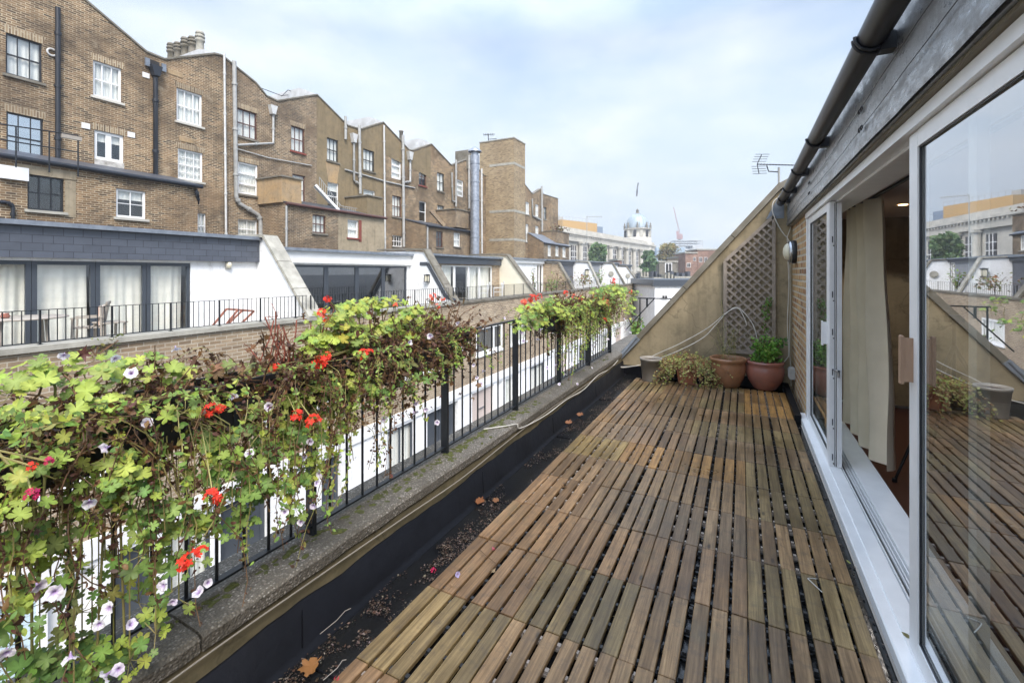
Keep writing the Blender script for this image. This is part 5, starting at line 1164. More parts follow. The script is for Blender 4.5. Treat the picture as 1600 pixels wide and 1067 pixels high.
bays = [(892, 900), (908, 916), (924, 931), (940, 947), (955, 962.5), (968, 974.5), (978, 985), (991.5, 997), (1001, 1006)]
for i, (a, b) in enumerate(bays):
    ya, yb = along(a), along(b); mb = MB()
    for (z0, z1) in ((ZC-11.2, ZC-4.2), (ZC-19, ZC-12.8)):
        rotbox(mb, fr, .002, .06, ya, yb, z0, z1)
    o = mb.build('window', 'dark_room', t)
    mb = MB()
    for (z0, z1) in ((ZC-11.2, ZC-4.2), (ZC-19, ZC-12.8)):
        for q in range(1, 3): rotbox(mb, fr, .061, .16, ya+(yb-ya)*q/3-.09, ya+(yb-ya)*q/3+.09, z0, z1)
        for q in range(1, 4): rotbox(mb, fr, .062, .15, ya, yb, z0+(z1-z0)*q/4-.09, z0+(z1-z0)*q/4+.09)
    mb.build('glazing_bars', 'white_frame', o)
    mb = MB(); rotbox(mb, fr, .001, 1.0, ya-.3, yb+.3, ZC-12.0, ZC-11.3); rotbox(mb, fr, .55, .65, ya, yb, ZC-11.3, ZC-10.2) ; mb.build('balcony', 'portland', o)
    nx_ = along(bays[i+1][0]) if i+1 < len(bays) else yb+2; ym = (yb+nx_)/2; c_ = P0+dirv*ym+outv*.75
    mb = MB(); mb.tube([(c_.x, c_.y, ZC-12.5), (c_.x, c_.y, ZC-3.1)], [.85, .72], 12); rotbox(mb, fr, .0, 1.7, ym-1, ym+1, ZC-3.6, ZC-3.01); rotbox(mb, fr, 0, 1.7, ym-1, ym+1, ZC-13.2, ZC-12.4); mb.build('column', 'portland', t)
# dome
dc = cpt(996, 200); dz = lambda y: 1.6+(425-y)/F*200
t = thing('dome', (dc.x, dc.y, dz(375)), 'grey lead dome on a white drum at the corner of the columned building', 'dome')
dc = Vector((dc.x, dc.y, 0)); R0 = 5.0
mb = MB(); prf = [(5.9, -12), (5.9, dz(372)-dz(372)), (5.2, .2), (5.2, dz(358)-dz(372)-.6), (5.9, dz(358)-dz(372)-.4), (5.9, dz(358)-dz(372)), (R0, dz(358)-dz(372)+.1)]
mb.lathe(prf, (dc.x, dc.y, dz(372)), 32); mb.build('drum', 'portland', t)
for k in range(12):
    a = 2*PI*k/12; q = dc+Vector((5.25*math.cos(a), 5.25*math.sin(a), 0)); mb = MB(); mb.box(q.x-.55, q.x+.55, q.y-.55, q.y+.55, dz(371), dz(361)); 
    o = mb.build('window', 'dark_room', t) if k % 2 else mb.build('pilaster', 'portland', t)
for k in range(8):
    a = 2*PI*k/8+.2; q = dc+Vector((5.5*math.cos(a), 5.5*math.sin(a), 0)); mb = MB(); mb.lathe([(.55, 0), (.4, .6), (.5, 1.3), (.2, 1.7), (.35, 2.1), (.02, 2.8)], (q.x, q.y, dz(358)), 8); mb.build('urn', 'stone_dark', t)
hD = dz(334)-dz(357); mb = MB(); mb.lathe([(R0*math.cos(a*PI/2/10), hD*math.sin(a*PI/2/10)) for a in range(11)], (dc.x, dc.y, dz(357)), 40)
for k in range(16):
    a = 2*PI*k/16; mb.tube([(dc.x+R0*1.01*math.cos(a)*math.cos(e*PI/22), dc.y+R0*1.01*math.sin(a)*math.cos(e*PI/22), dz(357)+hD*1.01*math.sin(e*PI/22)) for e in range(11)], .12, 5)
mb.build('dome_shell', 'dome', t)
mb = MB(); mb.lathe([(1.2, 0), (1.1, .5), (.6, .6), (.6, 1.4), (.8, 1.5), (.1, 2.4)], (dc.x, dc.y, dz(335)), 12); mb.build('finial', 'stone_dark', t)
t = thing('flagpole', (dc.x, dc.y, dz(333)), 'thin flagpole with a limp dark flag high above the dome', 'flagpole')
mb = MB(); mb.tube([(dc.x, dc.y, dz(333)), (dc.x, dc.y, dz(281))], .035, 6); mb.build('pole', 'white_pipe', t)
mb = MB(); vs = []
for i in range(9):
    z_ = dz(286)+(dz(307)-dz(286))*i/8
    for j in range(5): vs.append((dc.x-.1+(.1+.16*j-.09*i)*CT+.12*math.sin(j*2+i), dc.y+.2*math.cos(j*2.2+i*.4), z_))
mb.add(vs, [(i*5+j, i*5+j+1, i*5+j+6, i*5+j+5) for i in range(8) for j in range(4)], True); mb.build('flag', 'flagcloth', t)
# ochre rooftop block
a, b = cpt(879, 180), cpt(933, 195); fr2d = (b-a).normalized(); o2 = Vector((fr2d.y, -fr2d.x, 0)); fr2 = (a, o2, fr2d); Lh = (b-a).length; zt = 1.6+80/F*184
t = thing('rooftop_block', (a.x, a.y, 12), 'ochre clad rooftop block with a railing above the columned building', 'building')
mb = MB(); rotbox(mb, fr2, -10, 0, 0, Lh, 8, zt); mb.build('ochre_wall', 'ochre_panel', t)
mb = MB(); rotbox(mb, fr2, -9, .01, Lh+.01, Lh+4, 8, zt-1.2); rotbox(mb, fr2, .001, .05, Lh*.55, Lh*.68, 12, zt-3.5); mb.build('blue_panel', 'blue_panel', t)
mb = MB()
for k in range(12): q = a+fr2d*(Lh*k/11); mb.tube([(q.x, q.y, zt), (q.x, q.y, zt+1.4)], .06, 4)
mb.tube([(a.x, a.y, zt+1.4), (b.x, b.y, zt+1.4)], .06, 4); rotbox(mb, fr2, -6, -4, Lh*.1, Lh*.22, zt, zt+1.8); mb.build('roof_rail', 'grey_pipe', t)
mb = MB(); q = cpt(917, 90); z_ = lambda y: 1.6+(425-y)/F*90
mb.tube([(q.x, q.y, -2), (q.x, q.y, z_(338))], .07, 6); e = cpt(941, 90); mb.tube([(q.x, q.y, z_(339)), (e.x, e.y, z_(338.5))], .05, 5)
for k in range(9): w_ = q+(e-q)*(k/9+.05); mb.tube([(w_.x, w_.y, z_(337)), (w_.x, w_.y, z_(341))], .03, 4)
tag(mb.build('television_aerial', 'grey_pipe'), 'tall thin aerial mast in front of the columned white building', 'aerial')
q = cpt(865, 70); z_ = lambda y: 1.6+(425-y)/F*70
mb = MB(); mb.tube([(q.x, q.y, -2), (q.x, q.y, z_(336))], .05, 6); mb.tube([(q.x-.6, q.y, z_(338)), (q.x+.9, q.y+.4, z_(337))], .03, 5); mb.tube([(q.x-.4, q.y, z_(375)), (q.x+.5, q.y, z_(375))], .03, 5)
tag(mb.build('television_aerial', 'grey_pipe'), 'aerial mast right of the last tall brick house', 'aerial')
# crane
cq = cpt(1062, 380); zc = lambda y: 1.6+(425-y)/F*380
t = thing('tower_crane', (cq.x, cq.y, GZ), 'thin reddish tower crane with its jib raised, far beyond the rooftops', 'crane')
mb = MB(); mb.box(cq.x-.9, cq.x+.9, cq.y-.9, cq.y+.9, GZ, zc(374)); mb.build('mast', 'pale_block', t)
mb = MB(); mb.box(cq.x-2.2, cq.x+2.2, cq.y-2.2, cq.y+2.2, zc(374), zc(366)); mb.box(cq.x-2.6, cq.x-.8, cq.y-1, cq.y+1, zc(366), zc(361)); mb.build('cab', 'crane_red_hazed', t)
e = cpt(1052.5, 380); pe = Vector((e.x, e.y, zc(324))); pb_ = Vector((cq.x, cq.y, zc(366))); mb = MB()
for s_ in (-.5, .5): mb.tube([pb_+Vector((s_, 0, 0)), pe+Vector((s_*.4, 0, 0))], .14, 4)
mb.tube([pb_+Vector((0, 0, 1.2)), pe], .14, 4)
for k in range(20): u = k/20; mb.tube([pb_+(pe-pb_)*u+Vector((-.5, 0, 0)), pb_+(pe-pb_)*(u+.05)+Vector((.5, 0, 0))], .08, 4)
mb.build('jib', 'crane_red_hazed', t)
# scaffolded block
a = cpt(1056, 300); b = cpt(1098, 300); zs = lambda y: 1.6+(425-y)/F*300; fd = (b-a).normalized(); fr3 = (a, Vector((fd.y, -fd.x, 0)), fd); Lh = (b-a).length
t = thing('unfinished_building', (a.x, a.y, GZ), 'pale unfinished block with open frame floors near the crane', 'building')
mb = MB(); rotbox(mb, fr3, -12, 0, 0, Lh*.62, GZ, zs(389)); rotbox(mb, fr3, -12, 0, Lh*.62+.01, Lh, GZ, zs(384)); mb.build('walls', 'pale_block', t)
mb = MB()
for yy in (376, 379.5, 383.5): rotbox(mb, fr3, -10, 0, 0, Lh, zs(yy)-.25, zs(yy)+.25)
for k in range(10): rotbox(mb, fr3, -.3, 0, Lh*k/9-.12, Lh*k/9+.12, zs(389), zs(376))
mb.build('open_frame', 'pale_block', t)
a2 = cpt(1026, 280); mb = MB(); b2 = cpt(1070, 280); fd2 = (b2-a2).normalized(); fr4 = (a2, Vector((fd2.y, -fd2.x, 0)), fd2); z4 = lambda y: 1.6+(425-y)/F*280
rotbox(mb, fr4, -10, 0, 0, (b2-a2).length, GZ, z4(389)); rotbox(mb, fr4, -9, -1, 0, (b2-a2).length*1.02, z4(389), z4(386.5))
tag(mb.build('office_block', plain('pale_blue_block', (.33, .42, .5), .5, scale=.1)), 'low pale blue block behind the yellowing tree', 'building')
# brick houses at right, beyond the gable
def far_house(lab, x0, x1, dd, yt, mat, wins, roof=None, par=None, nm='brick_building'):
    a = cpt(x0, dd); b = cpt(x1, dd); fd = (b-a).normalized(); f_ = (a, Vector((fd.y, -fd.x, 0)), fd); Lh = (b-a).length; z = lambda y: 1.6+(425-y)/F*dd
    t = thing(nm, (a.x, a.y, GZ), lab, 'building'); mb = MB(); rotbox(mb, f_, -8, 0, 0, Lh, GZ, z(yt)); mb.build('walls', mat, t)
    mb = MB(); rotbox(mb, f_, -8.2, .2, -.2, Lh+.2, z(yt)+.001, z(yt)+(par or .35)); mb.build('parapet', roof or 'stone', t)
    for (wa, wb, wt, wbt) in wins:
        ya, yb = Lh*(wa-x0)/(x1-x0), Lh*(wb-x0)/(x1-x0); mb = MB(); rotbox(mb, f_, .001, .08, ya, yb, z(wbt), z(wt)); o = mb.build('window', 'white_frame', t)
        mb = MB(); g_ = (yb-ya)*.1; rotbox(mb, f_, .081, .1, ya+g_, (ya+yb)/2-g_*.4, z(wbt)+g_, z(wt)-g_); rotbox(mb, f_, .081, .1, (ya+yb)/2+g_*.4, yb-g_, z(wbt)+g_, z(wt)-g_); mb.build('pane', 'dark_room', o)
    return t
far_house('red brick house with a white window just left of the sloping wall', 1071, 1089, 120, 396, 'brick_red', [(1073, 1079, 411, 418), (1083, 1087, 402, 408)])
far_house('taller dark red brick house partly hidden by the sloping wall', 1089.5, 1135, 123, 391, 'brick_red', [(1092, 1097, 402, 410), (1100, 1105, 402, 410)])
far_house('grey-brown building with a white panel below the yellow tree', 1030, 1058, 110, 410, 'stone_dark', [(1039, 1050, 411, 429)])
far_house('pale house between the yellow tree and red brick house', 1058.5, 1070.5, 125, 403, 'brick_mews', [(1061, 1066, 412, 420)])
far_house('small orange brick chimney block among the grey roofs', 966, 971.5, 88, 407, 'brick_red', [])
# end of the mews
far_house('white two-storey building with a black flat-roof edge closing the mews', 1023, 1120, 44, 447, 'white_wall', [(1033.5, 1043, 461, 468)], 'dark_grey', .62, 'end_building')
for i, (x0, x1, yt, mt) in enumerate(((985, 1004, 436, 'lead'), (1004.5, 1022, 432, 'lead_dark'), (1022.5, 1043, 433.5, 'dark_grey'), (1043.5, 1062, 437, 'lead'), (1050, 1085, 432, 'white_wall'))):
    dd = (62, 66, 58, 56, 72)[i]
    a = cpt(x0, dd); b = cpt(x1, dd); f_ = (a, Vector(((b-a).normalized().y, -(b-a).normalized().x, 0)), (b-a).normalized()); z = lambda y: 1.6+(425-y)/F*dd
    lab = ['grey flat roof house left of the end building', 'dark lead-roofed house behind the mews end', 'black roof box with low tanks above the end building', 'pale grey roof right of the black roof box', 'whitish roof farthest back beside the sloping wall'][i]
    t = thing('flat_roof_house', (a.x, a.y, GZ), lab, 'house'); Lh = (b-a).length
    mb = MB(); rotbox(mb, f_, -6, 0, 0, Lh, GZ, z(yt)); mb.build('walls', mt, t)
    mb = MB()
    for k in range(4): u = .1+.22*k; rotbox(mb, f_, -3+.4*k, -1.5+.3*k, Lh*u, Lh*(u+.13), z(yt)+.001, z(yt)+R.uniform(.3, .9))
    mb.build('roof_box', 'stone' if i % 2 else 'lead_dark', t)
    mb = MB(); rotbox(mb, f_, -6.1, .1, -.1, Lh+.1, z(yt)-.25, z(yt)+.0005); mb.build('roof_edge', 'stone', t)
mb = MB(); q = cpt(1005.5, 55); z_ = 1.6+(425-444)/F*55; mb.lathe([(.35, 0), (.4, .9), (.3, 1.0)], (q.x, q.y, z_-1), 10); tag(mb.build('flower_tub', 'redsill'), 'small red tub on the far parapet near the end building', 'tub')
# ================================================================ PLANTS
def unit():
    while True:
        v = Vector((R.uniform(-1, 1), R.uniform(-1, 1), R.uniform(-1, 1)))
        if .05 < v.length < 1: return v.normalized()
def lobed(n=5, notch=.22):
    pts = []; m = 45
    for i in range(m+1):
        a = -PI+2*PI*i/m*1.0; aa = abs(a)/PI
        r = .50+.45*abs(math.cos(n*a/2))**.75+.07*math.cos(n*3*a)
        if aa > .90: r *= 1-(aa-.90)*8.5
        pts.append((r*math.cos(a)*1.0, r*math.sin(a)))
    return pts
LOB = lobed()
OVAL = [(-.9, 0), (-.5, .36), (0, .46), (.5, .34), (1, 0), (.5, -.34), (0, -.46), (-.5, -.36)]
STAR = [(1, 0), (.3, .22), (.45, .7), (-.05, .38), (-.45, .75), (-.35, .15), (-1, .1), (-.35, -.18), (-.45, -.7), (-.0, -.38), (.5, -.68), (.32, -.2)]
def leaf(mb, p, nrm, s, shape=LOB, cup=.18, c=(.1, .2, .03), crumple=0):
    nrm = nrm.normalized(); u = nrm.orthogonal().normalized(); a = R.uniform(0, 2*PI); w_ = nrm.cross(u); u, w_ = u*math.cos(a)+w_*math.sin(a), w_*math.cos(a)-u*math.sin(a)
    mb.cur = tuple(max(0, x*R.uniform(.9, 1.1)) for x in c); vs = [p]; ph = R.random()*6
    for (x, y) in shape:
        rr = math.hypot(x, y); z = cup*rr*rr+.09*math.sin(4*math.atan2(y, x)+ph)*rr+(R.uniform(-1, 1)*crumple if crumple else 0)
        vs.append(p+(u*x+w_*y+nrm*z)*s)
    n_ = len(shape)
    closed = shape is not LOB
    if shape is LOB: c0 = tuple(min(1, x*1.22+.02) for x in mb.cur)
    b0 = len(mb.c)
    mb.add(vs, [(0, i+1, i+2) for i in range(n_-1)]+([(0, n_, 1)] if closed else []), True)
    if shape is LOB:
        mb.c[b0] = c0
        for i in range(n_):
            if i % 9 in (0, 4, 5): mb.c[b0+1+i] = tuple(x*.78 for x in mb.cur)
def sub(c, k): return tuple(x*k for x in c)
LIME = [(.37, .46, .085), (.31, .41, .08), (.44, .51, .10), (.25, .35, .08), (.35, .42, .07), (.19, .28, .07)]
GREEN = [(.17, .29, .07), (.22, .36, .08), (.13, .23, .06), (.27, .40, .09)]
OLIVE = [(.22, .25, .07), (.29, .29, .09), (.17, .18, .06)]
BROWN = [(.16, .085, .035), (.10, .055, .03), (.22, .13, .06), (.07, .04, .025), (.13, .06, .045)]
def petunia(mb, p, d, s, c=(.74, .68, .80)):
    "trumpet bloom facing d"
    d = d.normalized(); u = d.orthogonal().normalized(); w_ = d.cross(u); rings = [(0, -.9), (.12, -.6), (.22, -.15), (.55, .12), (1, .22)]; vs = []; n_ = 20; ph = R.random()*6
    mb.cur = c; base = len(mb.v)
    for k, (r_, z_) in enumerate(rings):
        for i in range(n_):
            a = 2*PI*i/n_; q = 1+.06*math.cos(5*a)+.05*math.sin(10*a+ph) if k == 4 else 1
            zz = z_+(.16*math.sin(5*a+ph)+.22*math.sin(2*a+ph*2)+R.uniform(-.06, .06) if k == 4 else 0)
            vs.append(p+(u*math.cos(a)*r_*q+w_*math.sin(a)*r_*q+d*zz)*s)
    mb.add(vs, [(k*n_+i, k*n_+(i+1) % n_, (k+1)*n_+(i+1) % n_, (k+1)*n_+i) for k in range(4) for i in range(n_)], True)
    for k in range(base+n_, base+3*n_): mb.c[k] = (.45, .33, .58)
    for i in range(n_):
        if i % 3 == 0: mb.c[base+3*n_+i] = (.66, .58, .78)
def geranium(mb, p, s, c=(.80, .045, .025), n_=11):
    for k in range(n_):
        q = p+unit()*s*.62; d = (q-p+Vector((.3, -.1, .4))*s).normalized()
        for j in range(5):
            a = 2*PI*j/5; u = d.orthogonal().normalized(); w_ = d.cross(u); o = u*math.cos(a)+w_*math.sin(a); t_ = d.cross(o)
            mb.cur = tuple(x*R.uniform(.75, 1.15) for x in c); L_ = s*.42
            mb.add([q, q+o*L_*.55+t_*L_*.3+d*L_*.1, q+o*L_+d*L_*.15, q+o*L_*.55-t_*L_*.3+d*L_*.1], [(0, 1, 2, 3)])
def stemtube(mb, pts, r, n_=4): mb.tube(pts, r, n_, False)
def curve(p, d, ln, n_=6, g_=-.25, wob=.25):
    pts = [Vector(p)]; d = Vector(d).normalized(); st = ln/n_
    for k in range(n_): d = (d+Vector((R.uniform(-wob, wob), R.uniform(-wob, wob), R.uniform(-wob, wob)+g_))).normalized(); pts.append(pts[-1]+d*st)
    return pts
# planter boxes hooked on our railing
BX0, BX1 = -1.885, -1.715
def planter(y0, y1, lab, zt=1.185, x0=BX0, x1=BX1):
    t = thing('flower_box', ((x0+x1)/2, (y0+y1)/2, zt-.19), lab, 'planter', 'black flower boxes on the railing')
    mb = MB(); zb = zt-.19; i = .018
    v = [(x0+i, y0+i, zb), (x1-i, y0+i, zb), (x1-i, y1-i, zb), (x0+i, y1-i, zb), (x0, y0, zt-.02), (x1, y0, zt-.02), (x1, y1, zt-.02), (x0, y1, zt-.02)]
    mb.add(v, [(3, 2, 1, 0), (0, 1, 5, 4), (1, 2, 6, 5), (2, 3, 7, 6), (3, 0, 4, 7)])
    for a in ((x0-.008, x0+.008, y0, y1), (x1-.008, x1+.008, y0, y1), (x0, x1, y0-.008, y0+.008), (x0, x1, y1-.008, y1+.008)): mb.box(a[0], a[1], a[2], a[3], zt-.02, zt)
    mb.build('box', 'black_plastic', t); mb = MB(); mb.box(x0+.012, x1-.012, y0+.012, y1-.012, zt-.05, zt-.03); mb.build('soil', 'soil', t)
    for yy in (y0+.12, y1-.12): mb = MB(); mb.box(x1+.001, x1+.006, yy-.012, yy+.012, zb-.02, zt-.03); mb.box(RX, x1+.006, yy-.012, yy+.012, zb-.026, zb-.02); mb.build('bracket', 'black_metal', t)
boxes = [(.11, .91, 'flower box at the bottom left, nearest the camera'), (.95, 1.74, 'second flower box, with brown twigs, left of the tall railing post'), (1.83, 2.72, 'third flower box, heaped with lime leaves and dead stems'), (4.38, 5.32, 'fourth flower box, beyond the open stretch of railing'), (5.9, 6.85, 'last flower box beside the foot of the sloping wall')]
for a, b, lab in boxes: planter(a, b, lab)
def plant(y0, y1, lab, clumps, trails, twigs, petun, reds, lsize=.029, htop=.16, seed=1, outer=.5, brownf=.45, lowz=.28, dens=1.0, limef=.75, mid=(), tw=1):
    R.seed(seed); y0, y1 = y0*.927, y1*.927; t = thing('geranium_plant', (-1.81, (y0+y1)/2, 1.15), lab, 'plant', 'geraniums and petunias spilling over the railing')
    fo = MB(); fo.tint((0, 0, 0)); st = MB(); gs = MB()
    # clumps of round lobed leaves on petioles
    for (cy, cx, cz, n_, rad, pal) in clumps:
        base = Vector((min(max(cx, BX0+.03), BX1-.03), cy, 1.15)); c_ = Vector((cx, cy, cz))
        stp = [base, base*.5+c_*.5+Vector((R.uniform(-.03, .03), R.uniform(-.04, .04), .03)), c_]
        stemtube(gs, stp, .0035, 5)
        n_ = int(n_*1.5)
        for k in range(n_):
            d = unit(); d.z = abs(d.z)*.9+.05 if R.random() < .8 else d.z; d.x += .25; d.normalize(); p = c_+Vector((d.x*rad, d.y*rad*1.15, d.z*rad*.75))*R.uniform(.45, 1)
            nr = (d*.6+Vector((.35, -.30, .75))+unit()*.45).normalized(); s_ = lsize*R.uniform(.5, 1.2)
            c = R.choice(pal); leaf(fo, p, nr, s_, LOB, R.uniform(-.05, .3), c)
            stemtube(gs, [c_+d*.01, (c_+p)*.5+Vector((0, 0, -.01)), p-nr*.002], .0012, 3)
    # trailing stems with small leaves
    for i in range(trails):
        y = R.uniform(y0, y1); x = R.choice([R.uniform(-1.98, -1.86), R.uniform(-1.80, -1.66), R.uniform(-1.78, -1.64)])
        p = Vector((x, y, 1.16+R.uniform(-.05, .04))); ln = R.uniform(.25, 1.0)*(1.12-lowz)
        pts = curve(p, (R.uniform(.0, .6) if x > -1.84 else R.uniform(-.6, 0), R.uniform(-.9, .9), .35), ln*1.15, 12, -.3, .42)
        pts = [Vector((min(q.x, -1.60+.05*(q.z-.3)), q.y, min(1.22, max(q.z, .318)))) for q in pts]; stemtube(st if R.random() < .6 else gs, pts, .0017, 3)
        dead = R.random() < brownf; fr_ = R.random() < .5
        for q, q2 in zip(pts, pts[1:]):
            for k in range(int((3 if dead else 4)*dens)+1):
                pp = q+(q2-q)*R.random()+unit()*.013
                if dead: leaf(fo, pp, unit(), R.uniform(.006, .014), OVAL if R.random() < .7 else STAR, R.uniform(-.3, .6), R.choice(BROWN), .25)
                else: leaf(fo, pp, (Vector((.6, -.4, .5))+unit()*.7), R.uniform(.007, .016), OVAL, .2, R.choice(GREEN+OLIVE if R.random() < .7 else LIME))
    # dead tangle under the canopy
    for i in range(int(twigs)):
        y = R.uniform(y0, y1); p = Vector((R.uniform(-1.90, -1.70), y, 1.14)); pts = curve(p, (R.uniform(-.6, .9), R.uniform(-.8, .8), R.uniform(.2, 1.2)), R.uniform(.12, .34)*tw, 6, -.06, .4)
        stemtube(st, pts, R.uniform(.0012, .0032), 4)
        for k in range(5): q = R.choice(pts); leaf(fo, q+unit()*.012, unit(), R.uniform(.009, .026), STAR if R.random() < .6 else OVAL, R.uniform(-.3, .7), R.choice(BROWN), .3)
    for i in range(int(twigs*3.2)):
        y = R.uniform(y0, y1); q = Vector((R.choice([-1.69, -1.81, -1.90])+R.gauss(0, .04), y, R.gauss(1.04, .10))); leaf(fo, q, unit(), R.uniform(.010, .028), STAR if R.random() < .5 else LOB, R.uniform(-.4, .9), R.choice(BROWN), .3)
    for (ya, yb_, za, zb2, m_, pal) in mid:
        for i in range(m_):
            c_ = Vector((R.uniform(-1.86, -1.60), R.uniform(ya, yb_), R.uniform(za, zb2))); stemtube(gs, [Vector((-1.75, c_.y+R.uniform(-.1, .1), 1.1)), Vector((c_.x, c_.y, (c_.z+1.15)/2)), c_], .002, 4)
            for k in range(R.randint(3, 8)):
                p = c_+unit()*.05; leaf(fo, p, Vector((.7, -.5, .5))+unit()*.5, lsize*R.uniform(.35, .95), LOB, .15, R.choice(pal)); stemtube(gs, [c_, p], .001, 3)
    fo.build('foliage', 'leaf', t); st.build('stems', 'stem', t); gs.build('petioles', 'greenstem', t)
    for (px, py, x) in petun:
        p = at(px, py, X=x*.927+.10); mb = MB(); mb.tint((0, 0, 0)); d = Vector((.8, -.7, R.uniform(-.6, .2)))+unit()*.9; petunia(mb, p, d, R.uniform(.013, .019), R.choice([(.86, .82, .90), (.80, .74, .87), (.88, .87, .90)])); mb.build('petunia_flower', 'petal', t)
    for (px, py, x, s_, c) in reds:
        s_ *= 1.15; p = at(px, py, X=x*.927+.12); mb = MB(); mb.tint((0, 0, 0)); geranium(mb, p, s_, c); o = mb.build('red_flower_head', 'petal', t)
        yb = min(max(p.y+R.uniform(-.15, .15), y0+.03), y1-.03)
        if p.z > .9: mb = MB(); mb.tube([(-1.79, yb, 1.15), ((p.x-1.79)/2, (p.y+yb)/2, (p.z+1.15)/2+.03), tuple(p)], .0022, 4, False); mb.build('flower_stalk', 'greenstem', t)
    return t
SCARLET = (.82, .05, .025); CORAL = (.86, .14, .08); MAG = (.5, .02, .10)
def cl(px, py, x, n_, rad, pal): p = at(px, py, X=x*.927); return (p.y, p.x, p.z, n_, rad, pal)
R.seed(3)
# near plant: clump centres measured from the photograph and set at their depth beyond the coping
c1 = [cl(x, y, X, n_, r_, pl) for x, y, X, n_, r_, pl in (
    (25, 610, -1.98, 12, .10, LIME), (80, 585, -2.0, 14, .11, LIME), (140, 600, -1.96, 14, .11, LIME), (60, 655, -1.88, 12, .10, LIME), (165, 645, -1.86, 12, .09, LIME), (30, 745, -1.72, 12, .10, LIME), (5, 800, -1.7, 10, .10, GREEN+LIME),
    (110, 700, -1.84, 7, .07, GREEN), (185, 745, -1.76, 16, .10, LIME), (215, 775, -1.74, 10, .08, LIME+GREEN), (240, 810, -1.76, 12, .09, GREEN), (290, 830, -1.78, 12, .08, GREEN+LIME), (65, 860, -1.74, 3, .05, LIME), (60, 925, -1.78, 9, .09, LIME), (25, 960, -1.8, 8, .10, GREEN),
    (230, 890, -1.82, 8, .08, GREEN), (120, 960, -1.84, 7, .08, GREEN+OLIVE), (110, 1030, -1.86, 8, .08, GREEN), (150, 1045, -1.86, 7, .06, GREEN), (50, 1045, -1.86, 9, .09, GREEN+OLIVE), (195, 1010, -1.85, 5, .05, LIME), (230, 590, -2.0, 12, .10, LIME), (205, 565, -2.02, 6, .07, LIME))]
plant(.10, .98, 'nearest plant at bottom left, lime geranium leaves over a brown tangle', c1, 95, 70, [(100, 555, -2.0), (180, 560, -2.0), (205, 583, -1.98), (230, 660, -1.8), (165, 700, -1.78), (140, 785, -1.75), (85, 925, -1.75), (170, 950, -1.78), (155, 975, -1.78), (110, 1027, -1.8), (205, 975, -1.8), (185, 1045, -1.82), (165, 1055, -1.8), (10, 1020, -1.8), (60, 915, -1.78)],
      [(50, 772, -1.72, .016, MAG), (50, 728, -1.75, .012, SCARLET), (75, 720, -1.76, .012, MAG)], seed=11, lowz=.24, tw=.7, brownf=.72, dens=1.2, mid=[(.12, .9, .32, .95, 46, LIME+GREEN), (.12, .9, .8, 1.15, 28, LIME)])
c2 = [cl(x, y, X, n_, r_, pl) for x, y, X, n_, r_, pl in (
    (290, 590, -2.0, 9, .08, LIME), (310, 640, -1.9, 14, .10, LIME), (350, 620, -1.92, 13, .10, LIME), (375, 680, -1.85, 12, .09, LIME+GREEN), (330, 690, -1.84, 12, .09, LIME+GREEN), (400, 640, -1.88, 12, .09, LIME), (440, 625, -1.9, 13, .09, LIME), (470, 605, -1.92, 12, .09, LIME), (350, 740, -1.8, 12, .08, GREEN), (410, 715, -1.8, 14, .09, LIME+GREEN), (450, 690, -1.82, 14, .09, GREEN+LIME),
    (390, 770, -1.8, 12, .09, GREEN), (430, 770, -1.8, 12, .08, GREEN+LIME), (380, 820, -1.82, 8, .07, GREEN), (470, 745, -1.84, 7, .06, GREEN), (400, 575, -2.0, 6, .07, OLIVE+BROWN), (350, 580, -2.02, 8, .08, BROWN+OLIVE))]
plant(1.0, 1.88, 'second plant, scarlet blooms and brown twigs, left of the tall post', c2, 75, 85, [(365, 620, -1.9), (420, 635, -1.85), (275, 545, -2.0), (390, 708, -1.8), (485, 690, -1.8), (475, 715, -1.8), (495, 755, -1.8), (490, 790, -1.8), (445, 800, -1.8), (470, 815, -1.82), (325, 910, -1.8), (310, 925, -1.8), (255, 915, -1.8), (270, 940, -1.8), (500, 740, -1.85)],
      [(330, 640, -1.82, .026, SCARLET), (345, 638, -1.85, .018, SCARLET), (463, 648, -1.78, .026, SCARLET), (490, 658, -1.76, .032, SCARLET), (333, 775, -1.72, .030, SCARLET), (300, 872, -1.76, .028, SCARLET), (285, 880, -1.76, .022, SCARLET), (315, 862, -1.76, .02, SCARLET), (428, 575, -1.92, .02, SCARLET)], seed=12, lowz=.26, tw=.8, brownf=.68, dens=1.1, mid=[(.9, 1.5, .65, .95, 26, LIME+GREEN), (.9, 1.6, .85, 1.15, 30, LIME)])
c3 = []
for i in range(34):
    px = R.uniform(485, 700); top = 505-28*math.exp(-((px-600)/70)**2)+(25 if px > 680 else 0); py = top+R.uniform(-6, 55)
    c3.append(cl(px, py, R.uniform(-2.1, -1.82), R.randint(9, 15), R.uniform(.07, .11), LIME+([(.40, .40, .05)] if R.random() < .5 else [])))
c3 += [cl(x, y, -1.82, n_, .09, pl) for x, y, n_, pl in ((500, 620, 13, LIME), (540, 600, 12, LIME), (570, 610, 12, LIME+GREEN), (590, 625, 8, LIME+GREEN), (620, 575, 6, OLIVE), (660, 590, 8, GREEN+OLIVE), (690, 570, 6, OLIVE), (630, 600, 6, GREEN), (530, 640, 7, LIME))]
